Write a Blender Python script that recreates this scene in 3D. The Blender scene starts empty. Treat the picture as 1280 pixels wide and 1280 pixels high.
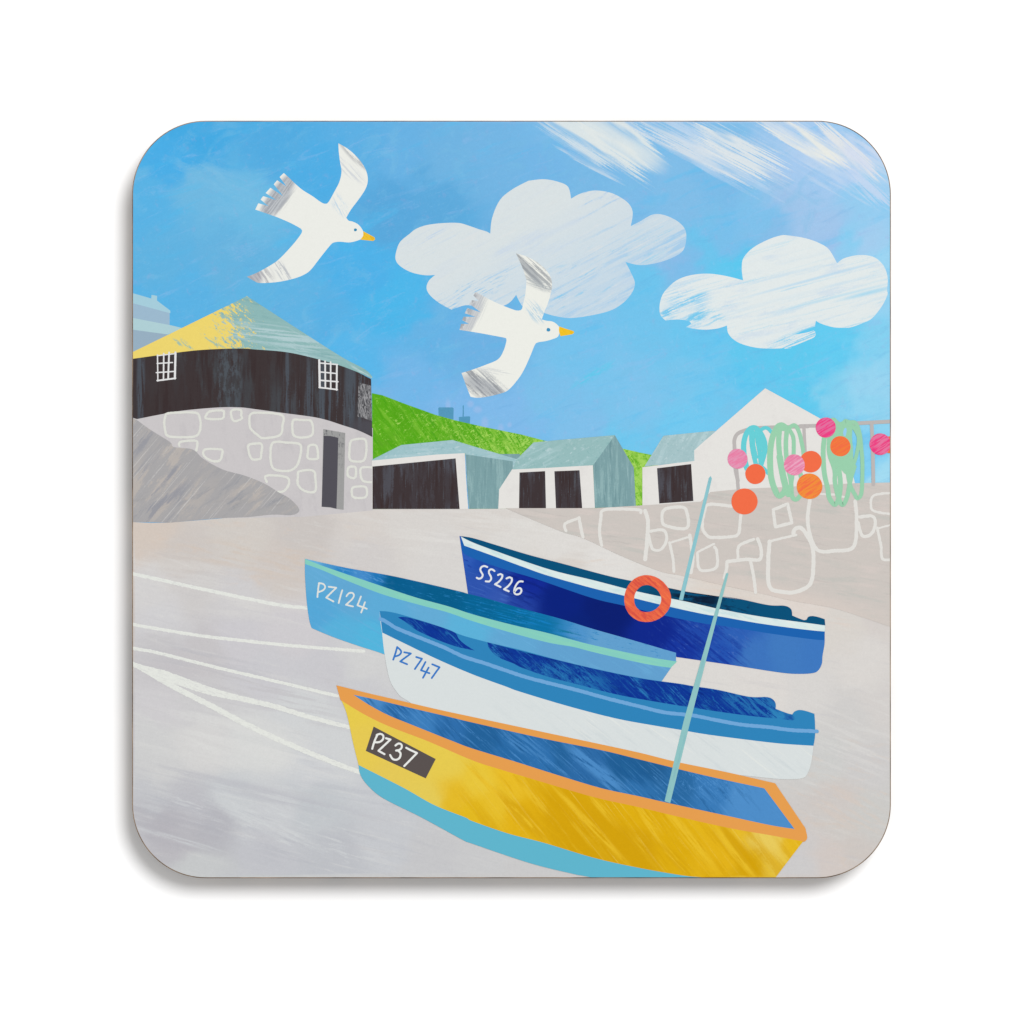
import bpy, math, random
import numpy as np
from mathutils import Vector, geometry, noise as mnoise
random.seed(7)
sc = bpy.context.scene

# ---------------------------------------------------------------- camera, world, lamp, exposure
S = 0.000111            # metres per picture unit on the printed face (coaster about 105 mm wide)
THICK = 0.0052          # board thickness
D = 0.62                # camera height above the printed face
cam_d = bpy.data.cameras.new('camera'); cam = bpy.data.objects.new('camera', cam_d)
sc.collection.objects.link(cam)
cam.location = (0, 0, THICK + D)
cam_d.sensor_width = 36; cam_d.lens = D * 36 / (1280 * S)
cam_d.clip_start = 0.01; cam_d.clip_end = 50
sc.camera = cam
w = bpy.data.worlds.new('World'); sc.world = w; w.use_nodes = True
bg = w.node_tree.nodes['Background']
bg.inputs[0].default_value = (1, 1, 1, 1); bg.inputs[1].default_value = 0.61
ld = bpy.data.lights.new('softbox', 'AREA'); ld.shape = 'DISK'; ld.size = 1.15; ld.energy = 54
ld.color = (1, 1, 1)
lamp = bpy.data.objects.new('softbox', ld); sc.collection.objects.link(lamp)
lv = Vector((0.36, 0.46, 1.0)).normalized() * 2.6
lamp.location = lv
lamp.rotation_euler = lv.to_track_quat('Z', 'Y').to_euler()
vs = sc.view_settings
vs.view_transform = 'Standard'; vs.look = 'None'; vs.exposure = 0; vs.gamma = 1; vs.use_curve_mapping = False
sc.render.engine = 'CYCLES'
E = 1.29                # what a white matt surface lying flat returns under this light

# ---------------------------------------------------------------- colours and materials
def lin(c):
    out = []
    for v in c[:3]:
        v /= 255.0
        out.append((v/12.92 if v <= .04045 else ((v+.055)/1.055)**2.4))
    return out
def ink(c): return [v/E for v in lin(c)] + [1]

class Mat:
    """print ink: a base colour with brushed layers, laid out on the coaster's own face (UV = hundredths of a unit)"""
    def __init__(s, name, base, grain=.05, rough=.5, attr=False):
        s.m = bpy.data.materials.new(name); s.m.use_nodes = True
        s.nt = s.m.node_tree; s.N = s.nt.nodes; s.L = s.nt.links
        s.b = s.N['Principled BSDF']; s.b.inputs['Roughness'].default_value = rough
        s.b.inputs['Specular IOR Level'].default_value = .03
        s.uv = s.N.new('ShaderNodeUVMap'); s.uv.uv_map = 'face'
        if attr:
            a = s.N.new('ShaderNodeAttribute'); a.attribute_name = 'ink'; s.c = a.outputs['Color']
        else:
            r = s.N.new('ShaderNodeRGB'); r.outputs[0].default_value = ink(base); s.c = r.outputs[0]
        s.grain = grain; s.brk = .75; s.tooth = .16; s.fine = None
    def math(s, op, a, b=None, clamp=False):
        n = s.N.new('ShaderNodeMath'); n.operation = op; n.use_clamp = clamp
        for i, v in enumerate((a, b)):
            if v is None: continue
            if hasattr(v, 'default_value') or hasattr(v, 'is_linked'): s.L.new(v, n.inputs[i])
            else: n.inputs[i].default_value = v
        return n.outputs[0]
    def tex(s, loc, ang, sx, sy):
        n = s.N.new('ShaderNodeMapping'); n.vector_type = 'TEXTURE'
        n.inputs['Location'].default_value = (loc[0]/100, loc[1]/100, 0)
        n.inputs['Rotation'].default_value = (0, 0, math.radians(ang))
        n.inputs['Scale'].default_value = (sx/100, sy/100, 1)
        s.L.new(s.uv.outputs[0], n.inputs[0]); return n.outputs[0]
    def noise(s, ang, al, ac, seed=0, detail=4, rough=.6, dist=0.0):
        v = s.tex((seed*371.3, seed*197.7), ang, al, ac)
        n = s.N.new('ShaderNodeTexNoise'); n.noise_dimensions = '2D'
        n.inputs['Scale'].default_value = 1; n.inputs['Detail'].default_value = detail
        n.inputs['Roughness'].default_value = rough; n.inputs['Distortion'].default_value = dist
        s.L.new(v, n.inputs['Vector']); return n.outputs['Fac']
    def ramp(s, v, lo, hi, a=0.0, b=1.0):
        n = s.N.new('ShaderNodeMapRange'); n.interpolation_type = 'SMOOTHSTEP'
        n.inputs['From Min'].default_value = min(lo, hi); n.inputs['From Max'].default_value = max(lo, hi)
        if lo > hi: a, b = b, a
        n.inputs['To Min'].default_value = a; n.inputs['To Max'].default_value = b
        s.L.new(v, n.inputs['Value']); return n.outputs[0]
    def blob(s, cx, cy, rx, ry, ang=0, soft=.5):
        v = s.tex((cx, cy), ang, rx, ry)
        n = s.N.new('ShaderNodeVectorMath'); n.operation = 'LENGTH'; s.L.new(v, n.inputs[0])
        return s.ramp(n.outputs['Value'], 1+soft, 1-soft)
    def grad(s, x0, y0, x1, y1):
        ln = math.hypot(x1-x0, y1-y0); ang = math.degrees(math.atan2(y1-y0, x1-x0))
        v = s.tex((x0, y0), ang, ln, ln)
        n = s.N.new('ShaderNodeSeparateXYZ'); s.L.new(v, n.inputs[0])
        m = s.N.new('ShaderNodeMapRange'); s.L.new(n.outputs[0], m.inputs[0]); return m.outputs[0]
    def mixc(s, fac, col):
        n = s.N.new('ShaderNodeMix'); n.data_type = 'RGBA'
        s.L.new(fac, n.inputs[0]); s.L.new(s.c, n.inputs[6]); n.inputs[7].default_value = ink(col)
        s.c = n.outputs[2]; return s
    # a brushed layer: colour, angle, length, width of bristle marks, threshold lo..hi, opacity
    def streak(s, col, ang, al, ac, lo, hi, op=1, seed=0, mask=None, add=None, detail=5, rough=.62, dist=0.0, brk=None, tooth=None):
        brk = s.brk if brk is None else brk; tooth = s.tooth if tooth is None else tooth
        v = s.noise(ang, al, ac, seed, detail, rough, dist)
        if tooth:
            if s.fine is None:
                s.fine = s.math('SUBTRACT', s.noise(-20, 2.6, 1.9, 9, 2, .7), .5)
            v = s.math('ADD', v, s.math('MULTIPLY', s.fine, tooth))
        if add is not None: v = s.math('ADD', v, s.math('MULTIPLY', s.math('SUBTRACT', add[0], .5), add[1]))
        f = s.math('MULTIPLY', s.ramp(v, lo, hi), op)
        if mask is not None: f = s.math('MULTIPLY', f, mask)
        if brk:
            k = s.noise(ang, al*.9, max(ac*5, 14), seed+50, 2, .5)
            f = s.math('MULTIPLY', f, s.ramp(k, .40, .60, 1-brk, 1.0))
        return s.mixc(f, col)
    def patch(s, col, cx, cy, rx, ry, ang=0, soft=.6, op=1):
        return s.mixc(s.math('MULTIPLY', s.blob(cx, cy, rx, ry, ang, soft), op), col)
    def done(s):
        n1 = s.noise(0, 2.2, 2.2, 3, 2, .7); n2 = s.noise(0, 7, 5, 5, 3, .6)
        g = s.math('ADD', s.math('MULTIPLY', s.math('SUBTRACT', n1, .5), s.grain*2.0),
                   s.math('MULTIPLY', s.math('SUBTRACT', n2, .5), s.grain*1.2))
        g = s.math('ADD', g, 1.0)
        n = s.N.new('ShaderNodeVectorMath'); n.operation = 'SCALE'
        s.L.new(s.c, n.inputs[0]); s.L.new(g, n.inputs['Scale'])
        s.L.new(n.outputs[0], s.b.inputs['Base Color'])
        return s.m

def flat(name, col, **k): return Mat(name, col, **k).done()

# ---------------------------------------------------------------- outlines (in units of the face, y down)
def T(x0, y0, size):
    def f(*pts):
        return [((x0+p[0]*size/1280.0, y0+p[1]*size/1280.0) + tuple(p[2:])) for p in pts]
    return f
A=T(300,160,200); B=T(480,210,200); C=T(560,310,200); Dd=T(660,210,200); F=T(880,140,250); G=T(810,280,200)
H=T(980,280,150); I=T(150,350,200); J=T(320,360,200); K=T(150,490,200); L=T(310,490,200); M=T(450,480,200)
N=T(620,500,200); O=T(790,470,200); P=T(890,480,120); Q=T(1000,490,130); R=T(900,560,230); SS=T(700,590,230)
U=T(560,650,200); V=T(740,660,200); W=T(900,680,160); X=T(370,680,200); Y=T(460,740,200); Z=T(650,740,220)
AA=T(850,820,200); AB=T(410,850,200); AC=T(590,890,230); AD=T(800,900,230); AE=T(150,680,300)
px = T(0,0,1280)

def cr_open(p, n):
    out = []
    for i in range(len(p)-1):
        p0 = p[max(i-1,0)]; p1 = p[i]; p2 = p[i+1]; p3 = p[min(i+2, len(p)-1)]
        d = math.hypot(p2[0]-p1[0], p2[1]-p1[1]); k = max(1, min(n, int(d/1.6)))
        for j in range(k):
            t = j/k
            out.append(tuple(.5*((2*p1[a]) + (-p0[a]+p2[a])*t + (2*p0[a]-5*p1[a]+4*p2[a]-p3[a])*t*t
                        + (-p0[a]+3*p1[a]-3*p2[a]+p3[a])*t**3) for a in (0,1)))
    return out
def smooth(pts, n=10):
    """closed outline; points flagged with a third value are corners"""
    cs = [i for i, p in enumerate(pts) if len(p) > 2]
    if not cs:
        q = [p[:2] for p in pts]; q = q[-1:]+q+q[:2]
        full = cr_open(q, n)
        # drop the lead-in and lead-out spans
        d = math.hypot(q[1][0]-q[0][0], q[1][1]-q[0][1]); k0 = max(1, min(n, int(d/1.6)))
        d = math.hypot(q[-1][0]-q[-2][0], q[-1][1]-q[-2][1]); k1 = max(1, min(n, int(d/1.6)))
        return full[k0:len(full)-k1]
    pts = pts[cs[0]:] + pts[:cs[0]+1]
    out = []; seg = [pts[0][:2]]
    for p in pts[1:]:
        seg.append(p[:2])
        if len(p) > 2:
            out += cr_open(seg, n); seg = [p[:2]]
    return out
def corners(pts): return [tuple(p[:2]) for p in pts]

def rrect(x0, y0, x1, y1, r, n=24):
    out = []
    for cx, cy, a0 in ((x1-r, y1-r, 0), (x0+r, y1-r, 90), (x0+r, y0+r, 180), (x1-r, y0+r, 270)):
        for i in range(n+1):
            a = math.radians(a0+90*i/n); out.append((cx+r*math.cos(a), cy+r*math.sin(a)))
    return out
FACE = rrect(166.3, 152.0, 1112.4, 1096.6, 91)
def clip(poly):
    out = poly
    for i in range(len(FACE)):
        a = FACE[i]; b = FACE[(i+1) % len(FACE)]
        if math.hypot(b[0]-a[0], b[1]-a[1]) < 1e-6: continue
        def side(p): return (b[0]-a[0])*(p[1]-a[1])-(b[1]-a[1])*(p[0]-a[0])
        if all(side(p) >= 0 for p in out): continue
        new = []
        for k in range(len(out)):
            p = out[k]; q = out[(k+1) % len(out)]; sp = side(p); sq = side(q)
            if sp >= 0: new.append(p)
            if (sp >= 0) != (sq >= 0):
                t = sp/(sp-sq); new.append((p[0]+(q[0]-p[0])*t, p[1]+(q[1]-p[1])*t))
        out = new
        if not out: return out
    return out

root = bpy.data.objects.new('coaster', None); sc.collection.objects.link(root)
root.location = (0, 0, 0); root.empty_display_size = .02
root['label'] = 'square rounded coaster printed with a harbour scene of four boats, lying on a white surface'
root['category'] = 'coaster'
zc = [THICK + 3e-6]
def nz(k=1):
    zc[0] += .5e-6*k; return zc[0]
def wx(x): return (x-640)*S
def wy(y): return (640-y)*S

def build(name, verts, faces, mat, parent=None, label=None, group=None, cps=None, warp=0):
    """verts in face units with height; linked as ONE mesh"""
    me = bpy.data.meshes.new(name)
    me.from_pydata([(wx(v[0]), wy(v[1]), v[2]) for v in verts], [], faces)
    uv = me.uv_layers.new(name='face')
    for lp in me.loops:
        v = verts[lp.vertex_index]; uv.data[lp.index].uv = (v[0]/100, v[1]/100)
    if cps:
        at = me.color_attributes.new('ink', 'FLOAT_COLOR', 'POINT')
        pc = np.array([[c[0], c[1]] for c in cps], float); cc = np.array([lin(c[2]) for c in cps])/E
        vv = np.array([[v[0], v[1]] for v in verts], float)
        if warp:
            off = np.array([[c for c in (mnoise.noise_vector(Vector((p[0]/34, p[1]/26, 3)))*2.6*warp
                             + mnoise.noise_vector(Vector((p[0]/11, p[1]/8, 9)))*1.3*warp)[:2]] for p in vv])
            vv = vv + off
        d2 = ((vv[:,None,:]-pc[None])**2).sum(2)+90
        wt = d2**-2.6; wt /= wt.sum(1, keepdims=True)
        col = wt @ cc
        buf = np.ones((len(verts), 4), np.float32); buf[:,:3] = col
        at.data.foreach_set('color', buf.ravel())
    me.materials.append(mat); me.update()
    # all faces up
    o = bpy.data.objects.new(name, me); sc.collection.objects.link(o)
    o.parent = parent or root
    if label: o['label'] = label
    if group: o['group'] = group
    return o

def poly(name, pts, mat, parent=None, label=None, group=None, grid=0, cps=None, warp=0, z=None):
    pts = clip(pts)
    q = []
    for p in pts:
        if not q or math.hypot(p[0]-q[-1][0], p[1]-q[-1][1]) > .02: q.append(p)
    if math.hypot(q[0][0]-q[-1][0], q[0][1]-q[-1][1]) < .02: q.pop()
    vs_ = [Vector(p) for p in q]; n = len(vs_)
    if grid:
        xs = [p[0] for p in q]; ys = [p[1] for p in q]
        gx = np.arange(min(xs)+grid/2, max(xs), grid); gy = np.arange(min(ys)+grid/2, max(ys), grid)
        pa = np.array(q); ax, ay = pa[:,0], pa[:,1]; bx, by = np.roll(ax,-1), np.roll(ay,-1)
        for yy in gy:
            for xx in gx:
                c = ((ay > yy) != (by > yy)) & (xx < (bx-ax)*(yy-ay)/(by-ay+1e-12)+ax)
                if c.sum() % 2:
                    dd = np.hypot(ax-xx, ay-yy).min()
                    if dd > grid*.3: vs_.append(Vector((xx, yy)))
    r = geometry.delaunay_2d_cdt(vs_, [], [list(range(n))], 1, 1e-5)
    z = nz() if z is None else z
    verts = [(v.x, v.y, z) for v in r[0]]; faces = []
    for f in r[2]:
        a, b, c = (r[0][i] for i in f[:3])
        ar = (b.x-a.x)*(c.y-a.y)-(b.y-a.y)*(c.x-a.x)
        faces.append(list(reversed(f)) if ar > 0 else list(f))   # y is flipped in the scene
    return build(name, verts, faces, mat, parent, label, group, cps, warp)

def stroke_geo(pts, width, closed=False, taper=None, jit=0, curve=True, z=0, step=1.2):
    """hand-drawn line: one ribbon of quads with round ends"""
    p = [q[:2] for q in pts]
    if closed: p = smooth(p, 14) if curve else p
    elif curve and len(p) > 2: p = cr_open(p, 14)+[p[-1]]
    # resample
    if closed: p = p+[p[0]]
    rs = [p[0]]
    for a, b in zip(p, p[1:]):
        d = math.hypot(b[0]-a[0], b[1]-a[1]); k = max(1, int(d/step))
        for i in range(1, k+1): rs.append((a[0]+(b[0]-a[0])*i/k, a[1]+(b[1]-a[1])*i/k))
    if closed: rs = rs[:-1]
    n = len(rs); vs_ = []; fs = []
    for i, c in enumerate(rs):
        a = rs[(i-2) % n] if closed else rs[max(i-2,0)]; b = rs[(i+2) % n] if closed else rs[min(i+2,n-1)]
        dx, dy = b[0]-a[0], b[1]-a[1]; l = math.hypot(dx, dy) or 1
        t = i/max(1, n-1); wd = width
        if taper: wd = np.interp(t, [q[0] for q in taper], [q[1] for q in taper])
        h = wd/2
        h1 = h + random.uniform(-jit, jit); h2 = h + random.uniform(-jit, jit)
        zz = z + .06e-6*i/n
        vs_ += [(c[0]-dy/l*h1, c[1]+dx/l*h1, zz), (c[0]+dy/l*h2, c[1]-dx/l*h2, zz)]
    m = n if closed else n-1
    for i in range(m):
        a = 2*i; b = 2*((i+1) % n); fs.append([a, b, b+1, a+1])
    if not closed:
        for e, i in ((0, 0), (1, n-1)):
            a = rs[min(i+1, n-1)] if e == 0 else rs[i-1]; c = rs[i]
            ang = math.atan2(c[1]-a[1], c[0]-a[0]); wd = width if not taper else taper[0 if e == 0 else -1][1]
            base = len(vs_)
            for k in range(1, 6):
                g = ang - math.pi/2 + math.pi*k/6
                vs_.append((c[0]+math.cos(g)*wd/2, c[1]+math.sin(g)*wd/2, zz if e else z))
            # which rail vertex lies at ang-90
            l_, r_ = 2*i, 2*i+1
            def ga(v): return abs(math.atan2(math.sin(math.atan2(v[1]-c[1], v[0]-c[0])-(ang-math.pi/2)),
                                             math.cos(math.atan2(v[1]-c[1], v[0]-c[0])-(ang-math.pi/2))))
            first, last = (l_, r_) if ga(vs_[l_]) < ga(vs_[r_]) else (r_, l_)
            fs.append([first]+list(range(base, base+5))+[last])
    for k, f in enumerate(fs):
        ar = 0
        for i in range(len(f)):
            a, b = vs_[f[i]], vs_[f[(i+1) % len(f)]]; ar += a[0]*b[1]-a[1]*b[0]
        if ar > 0: fs[k] = list(reversed(f))
    return vs_, fs

def inside(x, y):
    x0, y0, x1, y1, r = 166.3, 152.0, 1112.4, 1096.6, 91
    return x0 <= x <= x1 and y0 <= y <= y1
def strokes(name, lst, width, mat, parent=None, label=None, group=None, jit=.18, z=None):
    """several strokes of one drawing: list of (points, dict)"""
    z = nz(1) if z is None else z
    zc[0] += 2.8e-6
    VS = []; FS = []
    for i, s_ in enumerate(lst):
        pts, kw = (s_ if isinstance(s_, tuple) and isinstance(s_[1], dict) else (s_, {}))
        kw = dict(kw); wd = kw.pop('w', width); kw.setdefault('jit', jit)
        v, f = stroke_geo(pts, wd, z=z+(i % 12)*.22e-6, **kw)
        v = [(min(max(a, 166.3), 1112.4), min(b, 1096.6), c) for a, b, c in v]
        o = len(VS); VS += v; FS += [[k+o for k in g] for g in f]
    return build(name, VS, FS, mat, parent, label, group)
def disc(cx, cy, r, n=40, wob=.15):
    ph = random.random()*6
    return [(cx+(r+wob*math.sin(3*a+ph))*math.cos(a), cy+(r+wob*math.sin(2*a+ph))*math.sin(a))
            for a in (2*math.pi*i/n for i in range(n))]

# ---------------------------------------------------------------- setting: the white surface
def simple(name, col, rough=.6, spec=.2):
    m = bpy.data.materials.new(name); m.use_nodes = True; b = m.node_tree.nodes['Principled BSDF']
    b.inputs['Base Color'].default_value = (*col, 1); b.inputs['Roughness'].default_value = rough
    b.inputs['Specular IOR Level'].default_value = spec; return m
tm = simple('white_matt_surface', (.92, .92, .92), .9, 0)
me = bpy.data.meshes.new('table_surface')
me.from_pydata([(-3,-3,0),(3,-3,0),(3,3,0),(-3,3,0)], [], [(0,1,2,3)]); me.materials.append(tm)
ts = bpy.data.objects.new('table_surface', me); sc.collection.objects.link(ts); ts['kind'] = 'structure'

# ---------------------------------------------------------------- the board: brown hardboard, bevelled rim
bm_ = bpy.data.materials.new('hardboard_edge'); bm_.use_nodes = True
nt = bm_.node_tree; b = nt.nodes['Principled BSDF']; b.inputs['Roughness'].default_value = .8
b.inputs['Specular IOR Level'].default_value = .1
tc = nt.nodes.new('ShaderNodeTexCoord'); nn = nt.nodes.new('ShaderNodeTexNoise'); nn.inputs['Scale'].default_value = 220
nn.inputs['Detail'].default_value = 5
rp = nt.nodes.new('ShaderNodeValToRGB'); rp.color_ramp.elements[0].position = .35; rp.color_ramp.elements[1].position = .7
rp.color_ramp.elements[0].color = (.085, .055, .034, 1); rp.color_ramp.elements[1].color = (.30, .21, .14, 1)
nt.links.new(tc.outputs['Object'], nn.inputs['Vector']); nt.links.new(nn.outputs['Fac'], rp.inputs[0])
nt.links.new(rp.outputs[0], b.inputs['Base Color'])
rings = [(.9, .00003), (0.0, .0004), (0.0, THICK-.00008), (.45, THICK-.00001), (1.1, THICK)]
VS = []; FS = []; n = 0
for ins, z in rings:
    rr = rrect(165.1+ins, 150.9+ins, 1113.6-ins, 1097.8-ins, 92-ins); n = len(rr)
    VS += [(x, y, z) for x, y in rr]
for k in range(len(rings)-1):
    for i in range(n):
        j = (i+1) % n; FS.append([k*n+i, k*n+j, (k+1)*n+j, (k+1)*n+i][::-1])
FS.append(list(range(n))); FS.append([4*n+i for i in range(n)][::-1])
build('board', VS, FS, bm_, label='brown hardboard base with a thin dark cut edge')

# ---------------------------------------------------------------- printed sky
sky = [(180,250,(84,178,230)),(215,200,(66,172,232)),(245,175,(60,168,228)),(250,235,(108,184,226)),(310,255,(106,186,228)),
 (200,330,(92,178,226)),(290,330,(98,178,224)),(350,180,(76,170,226)),(450,180,(88,174,228)),(400,210,(72,172,230)),
 (500,190,(100,176,228)),(570,200,(108,178,226)),(620,190,(112,180,228)),(540,250,(88,168,220)),(500,260,(84,166,220)),
 (450,340,(72,176,234)),(490,380,(70,182,236)),(400,400,(84,176,230)),(300,370,(92,180,228)),(230,370,(86,178,230)),
 (540,420,(98,178,230)),(440,450,(84,182,236)),(380,390,(92,178,228)),(520,480,(112,182,234)),(480,520,(116,180,232)),
 (560,520,(124,184,236)),(600,440,(106,176,228)),(640,540,(126,186,236)),(700,500,(122,192,236)),(760,460,(120,196,238)),
 (690,200,(112,180,230)),(780,240,(122,186,232)),(740,215,(118,184,230)),(850,250,(126,188,232)),(880,320,(104,196,238)),
 (810,345,(106,196,238)),(832,325,(134,186,232)),(860,330,(122,188,234)),(900,350,(94,200,240)),(870,420,(104,198,240)),
 (830,420,(110,196,238)),(910,300,(118,190,236)),(920,330,(86,200,240)),(960,300,(132,188,232)),(950,270,(124,192,236)),
 (900,225,(120,186,232)),(980,250,(158,196,234)),(1010,215,(166,202,240)),(1050,210,(168,204,242)),(1090,240,(140,204,242)),
 (1040,300,(160,196,236)),(1020,280,(162,198,236)),(1080,300,(164,206,240)),(1105,330,(156,214,244)),(1065,300,(134,206,242)),
 (940,450,(92,200,240)),(1000,440,(88,202,240)),(1040,430,(94,204,242)),(1090,440,(130,210,242)),(850,480,(118,198,238)),
 (800,500,(124,196,238)),(900,500,(112,200,240)),(1010,505,(88,202,240)),(1040,500,(132,210,240)),(1080,510,(146,214,242)),
 (1100,480,(152,214,242)),(1080,570,(130,208,244)),(1100,600,(164,222,244)),(1070,590,(124,206,246)),(780,550,(110,200,240)),
 (730,530,(126,192,236)),(860,540,(112,202,242)),(700,180,(116,184,232)),(170,400,(84,178,230)),(740,440,(114,194,238))]
sky = [(a, b, tuple(.92*u+.08*v for u, v in zip(c, (150,192,216)))) for a, b, c in sky]
m = Mat('printed_sky_ink', None, attr=True, grain=.045)
m.streak((74,190,240), -18, 90, 18, .52, .72, .32, 1, dist=.6)
m.streak((150,190,235), -22, 70, 13, .56, .75, .32, 2, dist=.8)
m.streak((92,164,218), -20, 70, 14, .56, .78, .25, 3, dist=.5)
m.streak((122,190,228), -30, 50, 30, .48, .7, .35, 8, dist=1)
m.streak((124,190,228), 20, 40, 10, .40, .62, .45, 9, mask=m.blob(262, 222, 60, 26, 28, .35))
m.streak((172,168,215), 70, 14, 10, .58, .74, .14, 10)
for q in ((606,529,4,7,0),(626,535,3.4,5,0),(637,531,2.5,3,0),(597,512,5,4,0),(560,508,3,8,0),(588,505,4,4,0)): m.patch((158,190,234), *q, .6, .6)
m.streak((92,202,236), -30, 12, 3, .40, .56, .7, 31, mask=m.blob(742, 468, 30, 5, -32, .6), brk=0)
m.streak((128,192,226), 30, 60, 16, .40, .6, .4, 32, mask=m.blob(290, 235, 62, 10, 32, .4), brk=0)
m.streak((175,205,240), 80, 22, 9, .60, .78, .22, 4, mask=m.blob(840, 420, 330, 190, 0, .4))
m.streak((150,205,238), -25, 9, 3, .56, .75, .16, 5)
# wispy dry-brushed cirrus in the top right
def wisp(col, cx, cy, rx, ry, ang, seed, lo=.42, hi=.56, op=.9, ac=2.6, al=120):
    m.streak(col, ang, al, ac, lo, hi, op, seed, add=(m.blob(cx, cy, rx, ry, ang, .55), .42), mask=m.blob(cx, cy, rx*1.25, ry*1.3, ang, .3))
wisp((196,216,238), 1030, 185, 120, 42, 30, 11, .50, .74, .8, 6)
wisp((190,214,238), 850, 170, 150, 26, 30, 16, .48, .72, .75, 6)
wisp((222,230,230), 735, 174, 80, 15, 34, 12, .42, .60, .95, 2.0)
wisp((214,226,232), 712, 178, 60, 8, 33, 22, .50, .66, .8, 1.5)
m.patch((222,230,230), 758, 168, 46, 12, 33, .5, .75); m.patch((222,230,230), 800, 192, 30, 12, 33, .6, .7)
wisp((224,231,230), 772, 172, 60, 27, 33, 13, .45, .64, .92, 3.0)
wisp((214,224,232), 865, 185, 85, 20, 27, 14, .52, .68, .9)
wisp((224,230,232), 925, 190, 70, 26, 28, 15, .55, .66, .9, 1.8)
wisp((228,232,230), 1000, 172, 68, 15, 30, 17, .46, .62, .95, 3.2)
wisp((232,234,228), 1030, 186, 34, 11, 38, 18, .40, .55, .95)
wisp((228,230,230), 1062, 192, 56, 12, 42, 19, .50, .62, .9, 1.8)
wisp((206,218,240), 1085, 215, 52, 24, 44, 20, .46, .66, .7, 4)
wisp((206,222,234), 738, 206, 46, 5, 28, 21, .48, .68, .7, 1.6, 90)
sky_o = poly('printed_sky', list(FACE), m.done(), grid=6, cps=sky, warp=7,
             label='bright blue brushed sky with pale wisps in the top right corner')

# ---------------------------------------------------------------- clouds
Z0 = zc[0]
cl = B((850,525,1),(865,400),(925,260),(1020,175),(1140,110)) + Dd((20,100),(130,90),(240,110),(320,150),(345,245,1),(420,205),(530,180),
  (650,195),(740,235),(810,290),(838,360),(822,465,1),(900,425),(990,375),(1060,370),(1140,395),(1215,440),(1260,500),(1265,580),(1240,660),
  (1170,710),(1050,755),(900,777),(780,752,1),(820,830),(855,920),(830,1000),(760,1080),(660,1140),(500,1180),(340,1200),(220,1185),(130,1160)) \
  + C((740,510),(690,500),(600,470),(545,375,1),(500,430),(450,460),(380,480),(300,460)) + B((700,1100),(640,1100),(540,1133,1),(450,1085),
  (370,1020),(340,960),(360,900),(410,855,1),(330,858),(220,835),(130,785),(92,730),(100,660),(130,590),(200,530),(260,485),(350,455),(480,440),
  (600,440),(680,462),(760,490),(820,508))
m = Mat('left_cloud_ink', (217,225,227), grain=.04)
m.streak((196,212,232), -28, 140, 14, .50, .74, .6, 1)
g = m.grad(640, 290, 700, 390)
m.mixc(m.math('MULTIPLY', g, .38), (166,204,234))
m.streak((160,202,234), -27, 110, 5, .54, .74, .8, 2, add=(g, .26), dist=.3)
m.streak((128,200,236), -27, 40, 4, .56, .72, .7, 3, dist=.5, mask=m.blob(720, 355, 90, 30, -27, .5))
m.streak((130,205,238), -27, 60, 3, .52, .68, .7, 4, mask=m.blob(812, 305, 34, 20, -27, .5))
m.streak((140,195,232), -27, 22, 2.4, .52, .64, .8, 5, mask=m.blob(585, 370, 48, 16, -27, .5))
m.streak((160,195,235), -27, 30, 3, .5, .66, .7, 6, mask=m.blob(750, 245, 22, 9, 10, .5))
m.streak((224,226,226), -27, 60, 3, .56, .70, .5, 7, dist=.4)
m.streak((170,200,236), -27, 80, 1.5, .60, .66, .7, 8, mask=m.blob(530, 310, 50, 16, -27, .5))
poly('printed_cloud', smooth(cl), m.done(), label='large scalloped pale cloud behind the right-hand gull', grid=0)

cr = G((760,450,1),(750,350),(765,270),(840,190),(960,125),(1060,92)) + F((540,790),(650,808),(740,840),(800,880),(852,968,1),(900,935),
  (1000,915),(1090,930),(1150,985),(1175,1060),(1172,1140)) + H((1105,750),(1060,850),(990,950),(920,1020),(820,1065),(720,1100),(640,1108),
  (520,1100),(400,1065),(340,1032,1),(330,1092,1),(240,1125),(110,1180,1),(230,1160),(318,1136,1),(338,1160),(325,1205),(230,1250),(120,1295,1),(0,1330)) \
  + G((1150,990),(1000,997),(870,990),(750,960),(680,920),(640,870),(632,812,1),(560,835),(470,845),(380,840),(305,825,1),(345,795),(300,770),
  (210,765),(140,772,1),(100,730),(92,660),(110,580),(150,520),(230,450),(340,410),(480,397),(620,415))
m = Mat('right_cloud_ink', (226,233,233), grain=.04)
m.streak((190,218,236), -15, 150, 9, .50, .70, .6, 1)
m.streak((150,212,238), -15, 150, 4, .57, .70, .65, 2)
m.patch((160,214,238), 1090, 365, 34, 2.6, -14, .7, .7); m.patch((160,214,238), 1040, 372, 70, 1.6, -14, .7, .45); m.patch((176,214,238), 1020, 348, 80, 1.6, -15, .7, .6)
m.streak((150,208,238), -18, 60, 3, .46, .62, .85, 3, mask=m.blob(855, 385, 32, 26, -18, .5))
m.streak((120,202,238), -24, 40, 4, .42, .56, .95, 4, mask=m.blob(864, 375, 22, 4, -24, .5), brk=0)
m.streak((112,198,236), -20, 30, 3, .42, .54, .95, 14, mask=m.blob(836, 390, 12, 5, -20, .5), brk=0)
m.streak((112,200,238), -24, 24, 3, .42, .54, .95, 15, mask=m.blob(868, 398, 20, 7, -30, .5), brk=0)
m.streak((140,208,236), -20, 24, 4, .46, .60, .8, 16, mask=m.blob(885, 396, 20, 10, 0, .5), brk=0)
m.streak((96,200,238), -22, 90, 2, .50, .56, 1, 5, mask=m.blob(990, 424, 40, 8, -22, .4))
m.streak((190,212,234), -15, 60, 12, .52, .70, .4, 6)
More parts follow.
